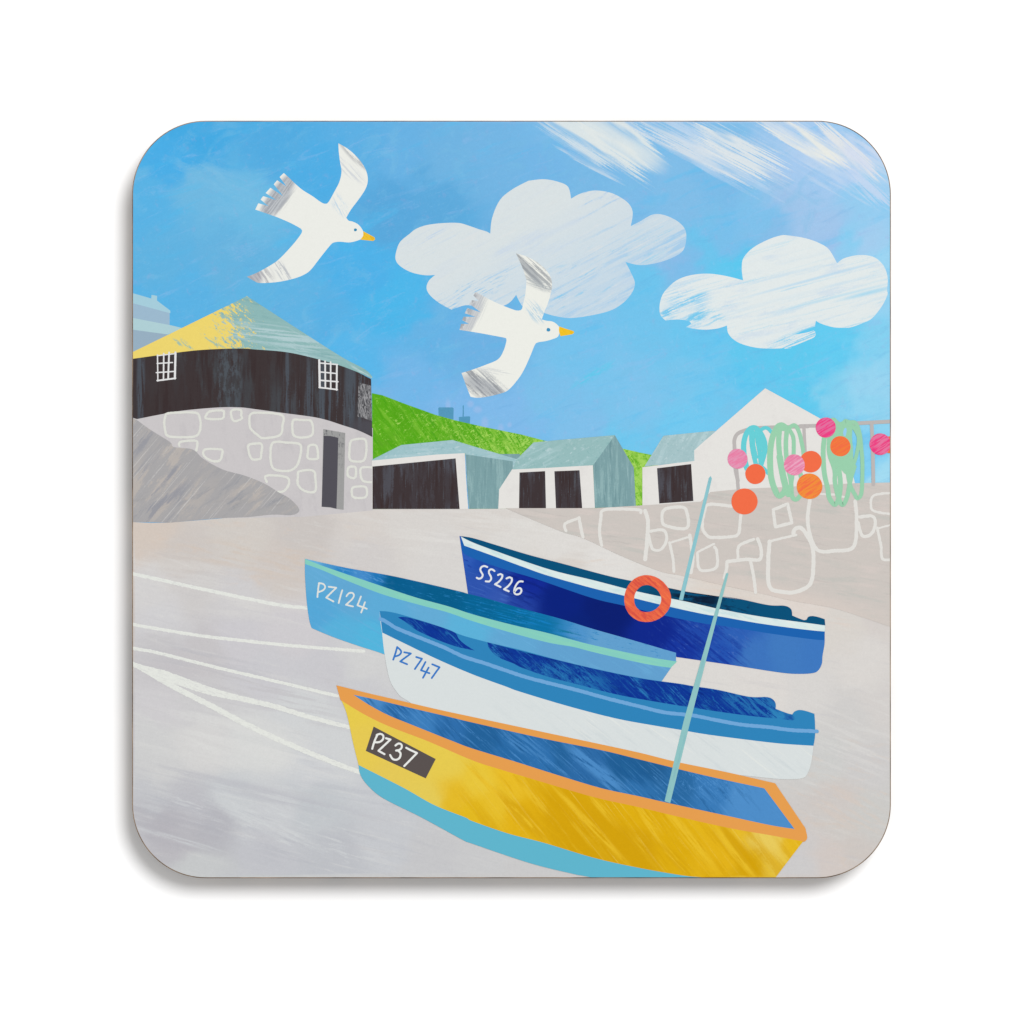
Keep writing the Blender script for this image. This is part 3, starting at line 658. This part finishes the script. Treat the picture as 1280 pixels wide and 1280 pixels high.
# ---------------------------------------------------------------- railing, ropes, buoys
ZW = zc[0]
rm = flat('railing_ink', (188,183,181), grain=.03)
ra = strokes('printed_railing', [(P((345,1290),(310,1120),(300,850),(300,740),(340,665),(430,622),(560,590),(800,578),(1280,565)),{'w':4.7}),
     (Q((0,420),(190,415),(700,385),(1130,362)),{'w':4.7,'curve':False}),(O((836,740),(850,908)),{'w':4.4,'curve':False})], 4.7, rm, jit=.06, label='grey quayside railing the ropes hang from')
strokes('post', [(Q((48,445),(62,730)),{'w':4.2,'curve':False})], 4, rm, ra, jit=.06, label='post seen between the two green coils')
strokes('post', [(Q((882,400),(895,700),(903,1135)),{'w':4.6})], 4, rm, ra, jit=.06, label='post near the right edge')
gr = 'rope coils hung on the railing'
cy = flat('cyan_rope_ink', (104,207,214), grain=.05)
strokes('printed_rope_coil', [(P((465,1125),(430,960),(425,780),(470,640),(550,582),(630,630),(695,760),(700,900),(640,1110)),{'w':6.6}),
   (P((530,600),(525,720),(545,900),(600,1120)),{'w':5.6}),(P((600,600),(605,740),(640,940),(650,1100)),{'w':5.4}),
   (P((640,620),(700,585),(750,595),(790,640)),{'w':4.6}),(P((640,1090),(700,1130),(742,1190)),{'w':4}),(P((560,640),(560,800),(600,980)),{'w':3}),(P((620,700),(640,860)),{'w':7}),
   (P((430,1080),(455,1110),(480,1130)),{'w':5})],
   6, cy, jit=.08, label='small turquoise rope coil at the left end of the railing', group=gr)
gm = flat('green_rope_ink', (154,208,173), grain=.04)
strokes('printed_rope_coil', [(P((1000,600),(930,550),(860,590),(800,740),(775,950),(790,1250))+R((400,325),(440,315),(455,280)),{'w':7.4}),
   (P((900,600),(890,800),(920,1080),(970,1280))+R((470,310)),{'w':6.4}),(P((1000,600),(985,800),(1000,1050),(1050,1280))+R((500,330),(525,358),(555,335),(575,280),(560,180)),{'w':5.6}),
   (P((1010,580),(1080,700),(1090,850),(1085,980)),{'w':5}),(P((1020,590),(1100,550),(1160,640),(1210,850),(1222,960)),{'w':5}),
   (R((415,60),(440,200),(470,310),(485,322)),{'w':8}),(R((505,180),(495,250),(475,320)),{'w':5}),   (P((880,590),(960,600),(1030,610)),{'w':5})],
   6.5, gm, jit=.08, label='pale green rope coil in the middle, in front of the white shed', group=gr)
fillp = Q((380,345),(430,320),(490,370),(560,345),(640,370),(640,560),(655,760),(645,990),(590,1020),(545,1000),(490,940),(400,900),(350,760),(335,560))
gc = poly('printed_rope_coil', smooth(fillp), gm, label='pale green rope coil at the right, partly against the sky', group=gr)
strokes('loop', [(Q((300,560),(285,750),(300,1000),(340,1180))+R((760,345),(797,393),(826,350),(838,250),(826,140)),{'w':6}),
   (Q((360,560),(360,750),(415,920),(430,1000))+R((800,240),(822,340),(852,395),(884,340),(908,220),(935,130)),{'w':5.6}),
   (Q((600,800),(590,1000),(620,1150),(680,1270))+R((955,350),(982,320),(990,200),(990,90))+Q((755,700),(735,520),(690,390),(640,370)),{'w':5}),
   (Q((650,420),(720,560),(700,750),(650,920),(610,1040)),{'w':4.6}),(Q((400,345),(470,420),(520,500)),{'w':6}),
   (Q((520,420),(560,355),(610,400)),{'w':5})],
   5, gm, gc, jit=.08, label='hanging loops below the green coil')
poly('gap', smooth(Q((530,500),(545,450),(565,438),(575,460),(570,500),(560,545),(540,540))), flat('rope_gap_ink', (150,206,240)), gc)

def buoy(cx, cy_, r, c, c2=None, lab='', seed=1, op=.9, extra=None):
    m = Mat('buoy_ink_%d' % seed, c, grain=.04)
    m.brk = 0; m.tooth = .08
    if c2: m.streak(c2, -32, 30, 2.6, .46, .58, op, seed)
    if extra: m.streak(extra, -32, 30, 1.8, .52, .6, .9, seed+30)
    poly('printed_buoy', disc(cx, cy_, r), m.done(), label=lab, group='round buoys hung on the railing')
buoy(944.2,592.5,12.6,(242,108,70),None,'plain orange buoy below the turquoise rope',1)
buoy(921.9,573.5,12.5,(232,128,166),(228,154,184),'pale pink buoy, leftmost on the railing',2)
buoy(930.5,626.8,16.4,(242,110,72),None,'large plain orange buoy, lowest of all, against the stone wall',3)
buoy(1013.5,577.1,13.6,(242,110,72),None,'plain orange buoy half behind a pink one',4)
buoy(992.9,581.1,13.1,(232,134,170),(236,170,196),'pink striped buoy overlapping an orange one',5,.95,(228,118,158))
buoy(1011.8,607.8,16.1,(242,144,60),(242,112,70),'large two-tone orange striped buoy',6,.95)
buoy(1032.2,534.5,12.6,(228,110,158),(238,60,130),'magenta striped buoy at the top of the railing',7,.95)
buoy(1050.4,557.8,12.7,(243,112,68),(242,132,58),'orange buoy on the right green rope coil',8,.6)
buoy(1112.5,556,10.5,(242,116,60),None,'sliver of an orange buoy cut by the right edge',9)
buoy(1100.3,555.3,13.4,(236,60,128),(230,122,162),'magenta striped buoy at the right edge',10,.95)

# ---------------------------------------------------------------- boats
zc[0] = ZW
gb = 'boats drawn up on the sand'
# dark blue boat
top = U((92,128,1),(200,145),(400,205),(650,280),(900,345)) + V((110,378),(300,420),(640,485),(750,508),(1000,545),(1200,575)) + \
      W((30,525),(200,550),(480,610),(640,617),(700,640),(718,670),(722,715,1),(780,740),(840,762,1),(865,757),(880,730),(920,720),(980,730),(1047,752,1),(1052,812,1))
hullr = W((1047,900),(1045,1000),(1025,1120)) + AA((1135,60),(1110,110),(1070,135),(960,143),(800,132),(400,70),(0,12)) + V((675,1030),(400,960)) + px((700,812),(640,770),(585,742,1)) + U((110,250))
cp = [(585,690,(46,92,184)),(600,735,(46,84,174)),(625,750,(52,88,176)),(640,755,(34,66,160)),(610,700,(30,76,170)),(660,725,(14,40,148)),(700,750,(4,32,124)),(760,765,(4,28,112)),
 (720,790,(4,32,118)),(820,790,(10,38,138)),(850,815,(20,54,158)),(880,790,(30,72,168)),(905,815,(34,82,176)),(920,790,(44,96,182)),(940,820,(60,116,190)),(985,815,(64,122,192)),(1020,815,(62,120,192))]
m = Mat('navy_hull_ink', None, attr=True, grain=.06)
m.streak((20,52,150), 35, 30, 3, .54, .64, .6, 1, mask=m.blob(880, 800, 60, 40, 0, .5))
m.streak((80,120,196), 40, 16, 2.2, .57, .66, .5, 2, mask=m.blob(890, 800, 60, 40, 0, .5), dist=1)
m.streak((8,36,138), 40, 70, 5, .48, .60, .8, 11, mask=m.blob(845, 790, 40, 26, 30, .5), brk=.2)
m.streak((16,48,150), 38, 50, 5, .50, .60, .7, 12, mask=m.blob(890, 815, 40, 26, 30, .5), brk=.2)
m.streak((6,30,122), 22, 50, 6, .48, .60, .7, 13, mask=m.blob(655, 730, 30, 26, 30, .5), brk=.2)
m.streak((70,108,190), 20, 24, 3, .54, .66, .5, 3, mask=m.blob(605, 735, 45, 30, 20, .5))
m.streak((18,44,150), 20, 12, 2.5, .58, .66, .6, 4, mask=m.blob(600, 700, 40, 40, 20, .5))
boat = poly('printed_boat', smooth(top+hullr), m.done(), label='dark blue boat farthest back, with white letters and a red ring on its side', group=gb, grid=6, cps=cp, warp=2)
wt = U((103,132,1),(200,180),(400,255),(700,360),(900,420)) + V((0,415),(330,500),(560,550),(760,590),(1000,645)) + W((0,650),(200,690),(500,740),(800,780),(1052,814,1))
wb = W((1047,876,1),(800,850),(400,795),(0,725)) + V((900,690),(600,625),(250,540),(0,480)) + U((800,445),(600,375),(300,265),(130,205,1))
bb = W((1045,962,1),(900,950),(500,895),(0,815)) + V((900,765),(600,705),(250,620),(0,560)) + U((700,470),(500,410),(250,325),(128,268),(108,205,1),(102,136,1))
inn = top + [q for q in reversed(wt)]
m = Mat('dark_interior_ink', (3,80,120), grain=.05)
m.streak((5,28,52), 10, 60, 6, .32, .50, 1, 1, mask=m.blob(855, 750, 52, 26, 0, .12), dist=.4)
m.streak((4,50,84), 20, 16, 5, .5, .62, .9, 2, mask=m.blob(900, 758, 40, 16, 0, .5))
poly('interior', smooth(inn), m.done(), boat, label='dark teal inside rim with a stepped stern')
poly('stripe', smooth([(*q[:2],1) if i in (0,) else q for i, q in enumerate(wb[::-1])] + bb), flat('blue_stripe_ink', (26,98,176), grain=.03), boat, label='mid-blue stripe below the white one')
m = Mat('white_stripe_ink', (220,234,232), grain=.03); m.streak((198,224,226), 20, 30, 5, .48, .62, .8, 1); m.streak((234,238,232), 30, 30, 4, .55, .65, .7, 2)
poly('stripe', smooth(wt+wb), m.done(), boat, label='white stripe along the top of the hull')
lw = flat('white_letter_ink', (228,232,234), grain=.02)
def letters(fn, wd, specs): return [(fn(*s), {'w':wd, 'curve':c, 'step':.5}) for s, c in specs]
strokes('lettering', letters(U, 2.3, [(((314,376),(292,368),(268,376),(258,398),(268,420),(278,440),(268,462),(245,470),(230,462)),1),
  (((372,408),(350,394),(330,402),(328,425),(342,450),(345,472),(330,492),(302,490)),1),
  (((400,440),(420,432),(435,440),(430,465),(405,495),(376,514)),1),(((376,514),(420,536)),0),
  (((468,468),(492,458),(510,465),(508,495),(480,530),(448,554)),1),(((448,554),(486,570)),0),
  (((598,492),(570,492),(545,520),(530,560),(532,585),(550,596),(576,588),(588,565),(578,546),(555,548),(534,572)),1)]), 2.3, lw, boat, jit=.1, label='white hand-lettered SS226')

# life ring and first mast
m = Mat('life_ring_ink', (236,106,72), grain=.06); m.brk = 0; m.streak((214,80,68), 40, 30, 4, .46, .60, .9, 1); m.streak((248,128,74), 40, 30, 3, .55, .66, .8, 2)
mid = [(443+q*math.cos(a)*1.0, 566+q*math.sin(a)) for a, q in ((2*math.pi*i/16, 148+3*math.sin(3*2*math.pi*i/16+1)) for i in range(16))]
mastm = Mat('mast_ink', (142,198,206), grain=.05); mastm.streak((128,186,196), 100, 40, 2, .5, .62, .6, 1); mastm = mastm.done()
poly('printed_mast', corners(SS((1035,42),(1047,28),(1057,45),(855,893),(828,888))), mastm, label='pale blue mast rising from the dark blue boat', group='pale masts')
strokes('printed_life_ring', [(V(*mid), {'closed':True, 'w':12.4, 'jit':.1})], 12.4, m.done(), label='orange-red life ring on the side of the dark blue boat')

# light blue boat
tp = X((72,118,1),(400,190),(800,262),(1280,372)) + U((160,590),(300,625),(600,710),(900,790)) + V((0,805),(300,890),(672,998,1),(668,1066,1))
hb = V((560,1222,1),(480,1300),(300,1300),(0,1250)) + px((600,870),(490,826,1)) + X((712,885),(500,815),(300,745),(125,672,1),(105,600),(85,450),(72,250))
cp = [(390,710,(100,172,214)),(400,770,(86,168,216)),(440,740,(98,168,212)),(420,790,(88,178,220)),(470,800,(84,182,222)),(480,760,(94,172,216)),(540,760,(100,172,214)),(580,790,(92,178,218)),
      (640,810,(98,168,212)),(700,815,(98,162,208)),(760,835,(98,160,207)),(830,830,(98,160,207))]
m = Mat('light_blue_hull_ink', None, attr=True, grain=.04)
m.streak((108,176,220), 30, 60, 5, .52, .66, .5, 1); m.streak((74,172,220), 28, 60, 6, .54, .68, .5, 2, mask=m.blob(440, 790, 60, 30, 20, .5))
boat = poly('printed_boat', smooth(tp+hb), m.done(), label='light blue boat with a mint green rail', group=gb, grid=6, cps=cp, warp=2)
mt = X((72,120,1),(200,170),(400,240),(650,325),(950,425)) + U((0,690),(200,755),(500,835),(800,905),(1000,960)) + V((0,935),(300,1000),(500,1040),(680,1068,1))
mbt = V((630,1118,1),(500,1100),(300,1060),(0,990)) + U((1000,1015),(800,980),(500,900),(200,810),(0,740)) + X((1000,490),(700,405),(400,290),(200,205),(72,160,1))
cp = [(390,705,(110,180,220)),(410,710,(74,150,206)),(430,717,(40,130,196)),(450,722,(70,140,204)),(470,725,(30,118,184)),(490,730,(0,92,140)),(560,750,(0,92,138)),(600,755,(0,98,146)),
      (640,775,(0,104,152)),(680,790,(4,112,164)),(700,800,(40,130,190)),(720,800,(80,148,204)),(745,810,(98,160,207)),(800,825,(98,160,207)),(840,840,(98,160,207))]
m = Mat('teal_interior_ink', None, attr=True, grain=.06)
m.streak((20,128,196), 14, 50, 2.4, .52, .60, .85, 1, mask=m.blob(655, 780, 70, 20, 16, .4))
m.streak((90,156,212), 24, 14, 2.4, .52, .60, .85, 2, mask=m.blob(440, 718, 45, 8, 14, .5))
m.streak((40,130,190), 14, 16, 2, .60, .66, .8, 3, mask=m.grad(480, 700, 540, 700))
m.streak((0,112,140), 12, 60, 2.4, .54, .62, .7, 4, mask=m.blob(700, 788, 40, 8, 14, .5))
poly('interior', smooth(tp[:-1]+[(*V((672,1066))[0],1)]+mt[::-1]), m.done(), boat, grid=6, cps=cp, warp=2, label='brushed teal and blue inside')
m = Mat('mint_rail_ink', (133,206,192), grain=.03); m.streak((140,212,186), 14, 50, 3, .5, .6, .6, 1)
poly('gunwale', smooth(mt+mbt), m.done(), boat, label='mint green rail')
lw2 = flat('cream_letter_ink', (222,226,222), grain=.03)
strokes('lettering', letters(X, 2.1, [(((186,312),(180,340),(171,424)),1),(((182,314),(215,318),(234,340),(225,362),(205,376),(174,386)),1),(((262,342),(322,350)),0),(((322,350),(242,428)),0),(((242,428),(300,460)),0),
  (((370,370),(355,420),(342,472)),1),(((404,418),(420,396),(448,390),(464,408),(450,440),(400,486)),1),(((400,486),(456,500)),0),(((520,420),(492,490)),0),(((492,490),(566,518)),0),(((552,466),(522,548)),0)]),
  2.1, lw2, boat, jit=.14, label='cream hand-lettered PZ124')

# white and blue boat
tp = Y((93,152,1),(170,158),(300,190),(600,285),(750,345),(950,400)) + Z((0,420),(300,500),(600,570),(900,630)) + AA((0,222),(100,240),(300,270),(550,325),(690,328),(740,345),(765,380),(765,422,1),
   (850,455),(898,468,1),(915,445),(950,432),(1000,438),(1075,462,1),(1080,540),(1080,640),(1068,717,1))
hb = AA((1050,850),(1020,940),(985,975),(900,985),(780,983),(650,970),(300,930)) + px((800,950),(650,915),(540,890)) + Y((300,860),(230,800),(170,690),(130,480),(113,325,1),(100,240))
m = Mat('white_hull_ink', (218,224,224), grain=.03)
m.streak((206,214,216), 38, 80, 8, .50, .70, .7, 1, mask=m.grad(560, 860, 720, 900)); m.streak((230,233,228), 38, 90, 3, .56, .70, .6, 2, mask=m.grad(560, 860, 720, 900))
boat = poly('printed_boat', smooth(tp+hb), m.done(), label='white-hulled boat with a broad blue band, behind the yellow one', group=gb)
wtop = Y((115,325,1),(300,415),(560,540),(840,660),(1100,755)) + Z((0,725),(350,830),(700,920),(1000,975)) + AA((0,590),(200,625),(500,665),(800,700),(1068,718,1))
poly('band', smooth([(*q[:2],1) if i == 0 else q for i, q in enumerate(tp)] + wtop[::-1]), flat('blue_band_ink', (46,132,187), grain=.035), boat, label='broad mid-blue band')
m = Mat('navy_interior_ink', (8,52,148), grain=.08)
m.streak((30,104,172), 40, 26, 5, .48, .64, .9, 1, dist=.8); m.streak((52,134,192), 46, 50, 2.2, .57, .66, .6, 2); m.streak((4,40,130), 30, 30, 5, .54, .64, .8, 3)
m.streak((46,132,187), 38, 24, 2.6, .5, .62, 1, 4, add=(m.grad(915, 880, 1000, 900), 1.0)); m.streak((46,132,187), 42, 22, 3, .52, .64, 1, 5, mask=m.blob(618, 815, 20, 14, 30, .5))
m.streak((34,112,176), 40, 30, 4, .42, .58, .75, 7, mask=m.blob(720, 848, 45, 14, 14, .4), brk=0)
m.streak((40,120,182), 42, 30, 3, .42, .56, .8, 8, mask=m.blob(945, 880, 40, 14, 14, .4), brk=0)
m.streak((40,120,182), 60, 7, 2.2, .52, .58, .8, 6, mask=m.blob(705, 845, 40, 14, 15, .5), dist=1)
m = m.done()
poly('interior', smooth(Y((240,203,1),(300,200),(420,230),(550,269),(690,322),(725,372),(770,415),(852,468,1),(720,440),(600,400),(480,350),(380,300),(300,240))), m, boat, label='dark inside, forward patch')
poly('interior', smooth(Y((955,402,1)) + Z((0,427),(300,502),(600,572),(900,632)) + AA((0,224),(100,242),(300,272),(550,327),(690,330),(740,347),(763,380),(763,424,1),(850,457),(898,470,1),(925,500),(900,516,1),(760,500),(530,475),(240,435),(0,395)) + \
     Z((1210,835),(750,755),(450,680),(200,615),(0,545)) + Y((1160,570),(1040,520),(970,450))), m, boat, label='dark inside, long aft part')
strokes('line', [(Y((98,215),(150,240),(230,290),(400,360),(600,440),(760,515),(950,575)) + Z((20,612),(200,660),(420,715),(620,770),(900,840),(1050,875)) + AA((20,467),(130,480),(300,515),(500,550),(700,568),(880,592),(1000,598),(1096,603)), {'w':4.6})],
   4.6, flat('pale_line_ink', (113,168,217), grain=.03), boat, jit=.25, label='thin pale blue painted line')
strokes('lettering', letters(Y, 2.3, [(((234,440),(218,495),(202,541)),1),(((234,442),(258,462),(266,482),(250,504),(214,516)),1),(((290,482),(343,492)),0),(((343,492),(258,555)),0),(((258,555),(313,578)),0),
  (((386,520),(432,534)),0),(((432,534),(375,616)),0),(((460,560),(424,626)),0),(((424,626),(492,650)),0),(((485,605),(440,686)),0),(((514,578),(572,602)),0),(((572,602),(510,688)),0)]),
  2.3, flat('blue_letter_ink', (58,122,198), grain=.03), boat, jit=.12, label='blue hand-lettered PZ 747')

# yellow boat
yt = AB((100,158,1),(300,265),(500,360),(800,480)) + AC((0,320),(500,480),(900,590)) + AD((0,598),(640,745),(1100,830),(1138,840,1))
yb = AD((1000,1020,1),(940,1100,1),(840,1130,1),(500,1110)) + AD((300,1082),(0,1030)) + AC((850,1015),(500,910),(250,845),(0,758)) + AB((1100,1100),(850,1000),(600,860),(245,680,1),(200,500),(155,290),(118,185))
tb = AB((245,680,1),(600,860),(850,1000),(1100,1100)) + AC((0,758),(250,845),(500,910),(850,1015)) + AD((0,1030),(300,1082),(430,1094,1),(430,1130,1)) + AC((1200,1220),(800,1144),(700,1125),(400,1050),(0,915)) + AB((1080,1280),(750,1100),(450,950),(325,850),(260,760))
cp = [(430,885,(232,204,78)),(450,940,(231,203,84)),(480,980,(230,202,88)),(530,1000,(230,204,88)),(560,950,(232,204,80)),(570,1000,(230,188,40)),(590,1020,(228,186,30)),(600,980,(234,200,60)),(640,970,(234,190,38)),
      (620,1000,(232,192,44)),(660,1020,(228,180,20)),(700,1010,(216,166,8)),(740,1050,(212,162,6)),(790,1060,(212,162,8)),(800,1010,(224,176,14)),(850,1050,(222,174,12)),(880,1020,(230,184,26)),(920,1030,(230,186,40)),
      (900,1070,(228,180,24)),(960,1050,(232,202,90)),(940,1080,(214,166,8)),(990,1055,(230,184,30)),(970,1075,(230,196,70))]
m = Mat('yellow_hull_ink', None, attr=True, grain=.05)
gx = m.grad(555, 950, 640, 970)
m.streak((214,164,6), 52, 150, 16, .48, .62, .6, 1, mask=gx); m.streak((234,194,44), 52, 120, 9, .54, .66, .5, 2, mask=gx); m.streak((238,206,90), 52, 140, 3, .60, .66, .5, 3, mask=gx)
for q in ((737,1030,68,3.6,46),(636,1007,68,3.4,44),(756,1015,27,4,48),(668,1000,22,3.5,50),(824,1050,42,3,54),(812,1025,20,4,48),(860,1045,48,6,50),(918,1065,42,4.5,51)): m.streak((234,192,44), q[4], 50, 3, .34, .50, .85, int(q[0])%97, mask=m.blob(*q, .5), brk=0)
for q in ((655,1022,40,8,46),(712,1050,60,14,42),(790,1060,50,14,46),(700,1010,30,5,46),(850,1080,40,6,46)): m.streak((212,162,6), q[4], 60, 4, .34, .50, .75, int(q[0])%89, mask=m.blob(*q, .5), brk=0)
m.streak((212,160,6), 54, 60, 3, .58, .66, .5, 4, mask=gx, dist=.3); m.patch((234,204,94), 955, 1045, 34, 8, 52, .5, .7); m.patch((212,162,4), 925, 1062, 44, 5, 52, .4, .85)
boat = poly('printed_boat', smooth(yt+yb), m.done(), label='yellow boat in front, with a dark number plate and turquoise keel', group=gb, grid=6, cps=cp, warp=2)
poly('keel', smooth(tb), flat('turquoise_keel_ink', (96,182,206), grain=.02), boat, label='turquoise lower hull')
og = AB((67,42,1),(100,160,1),(300,280),(500,375),(800,490)) + AC((0,335),(200,400),(500,490),(700,550),(900,605)) + AD((0,608),(300,680),(640,755),(900,800),(1100,838),(1140,847),(1160,830),(1162,805),(1150,752,1),(940,440,1),(600,362),(250,290),(0,228)) + \
     AC((900,225),(500,140),(0,33)) + AB((900,240),(600,170),(300,100),(160,65))
poly('gunwale', smooth(og), flat('orange_rail_ink', (231,159,80), grain=.02), boat, label='orange rail')
it = AB((203,118,1),(400,160),(650,220),(950,290)) + AC((0,72),(500,185),(900,265)) + AD((0,275),(450,385),(865,475,1),(1075,758,1),(900,730),(600,665),(200,578),(0,532)) + AC((900,530),(600,440),(300,345),(0,253)) + AB((1000,490),(650,350),(480,280),(330,200))
cp = [(445,870,(78,142,202)),(470,880,(74,138,198)),(490,890,(44,108,170)),(530,900,(60,126,188)),(560,910,(46,110,172)),(600,925,(34,98,154)),(640,935,(40,106,166)),(680,945,(46,112,174)),(700,940,(36,100,156)),(745,965,(44,106,166)),
      (730,950,(44,106,166)),(780,960,(34,98,152)),(810,960,(34,94,146)),(800,985,(48,114,174)),(850,980,(40,104,160)),(890,985,(56,122,184)),(930,995,(78,142,202)),(980,1020,(78,142,202))]
m = Mat('blue_interior_ink', None, attr=True, grain=.05)
m.streak((80,144,204), 42, 60, 2.6, .53, .62, .7, 1); m.streak((30,92,148), 50, 60, 4, .53, .64, .65, 2, mask=m.grad(960, 990, 900, 985)); m.streak((84,148,208), 60, 8, 2.4, .54, .60, .7, 3, mask=m.blob(890, 980, 45, 20, 15, .5), dist=1.5)
m.streak((78,142,202), 38, 50, 5, .32, .50, .9, 41, mask=m.blob(745, 961, 46, 8, 38, .4), brk=0)
m.streak((70,134,194), 38, 50, 3, .44, .56, .8, 42, mask=m.blob(655, 930, 30, 10, 30, .5), brk=0)
m.streak((26,90,146), 44, 50, 5, .40, .56, .8, 43, mask=m.blob(790, 962, 30, 14, 30, .5), brk=0)
poly('interior', smooth(it), m.done(), boat, grid=6, cps=cp, warp=2, label='brushed blue inside')
poly('number_plate', corners(AB((365,372),(862,632),(782,787),(302,567))), flat('plate_ink', (90,82,80), grain=.03), boat, label='dark tilted number plate')
strokes('lettering', letters(AB, 2.5, [(((396,436),(372,490),(354,550)),1),(((390,440),(418,430),(442,444),(440,474),(412,496),(372,498)),1),(((464,466),(500,476)),0),(((500,476),(404,566)),0),(((404,566),(452,593)),0),
  (((540,524),(562,508),(586,514),(590,540),(570,560),(545,564)),1),(((556,562),(580,585),(574,620),(548,638),(518,632),(497,600)),1),(((626,542),(660,560),(712,584)),1),(((712,584),(610,688)),0)]),
  2.5, flat('plate_letter_ink', (236,237,233), grain=.02), boat, jit=.1, label='white hand-lettered PZ37')

# second mast, standing in the yellow boat and crossing the others
mm = Mat('green_mast_ink', (144,196,196), grain=.05); mm.streak((130,184,190), 104, 40, 2, .5, .62, .6, 1)
poly('printed_mast', corners(px((907.4,717),(909,716),(910.6,717.2),(862.8,902),(837.8,1003.8),(830.6,1001.5),(854.8,900))), mm.done(), label='long pale green mast standing in the yellow boat', group='pale masts')
print('top layer height', zc[0]-THICK, 'objects', len(bpy.data.objects))
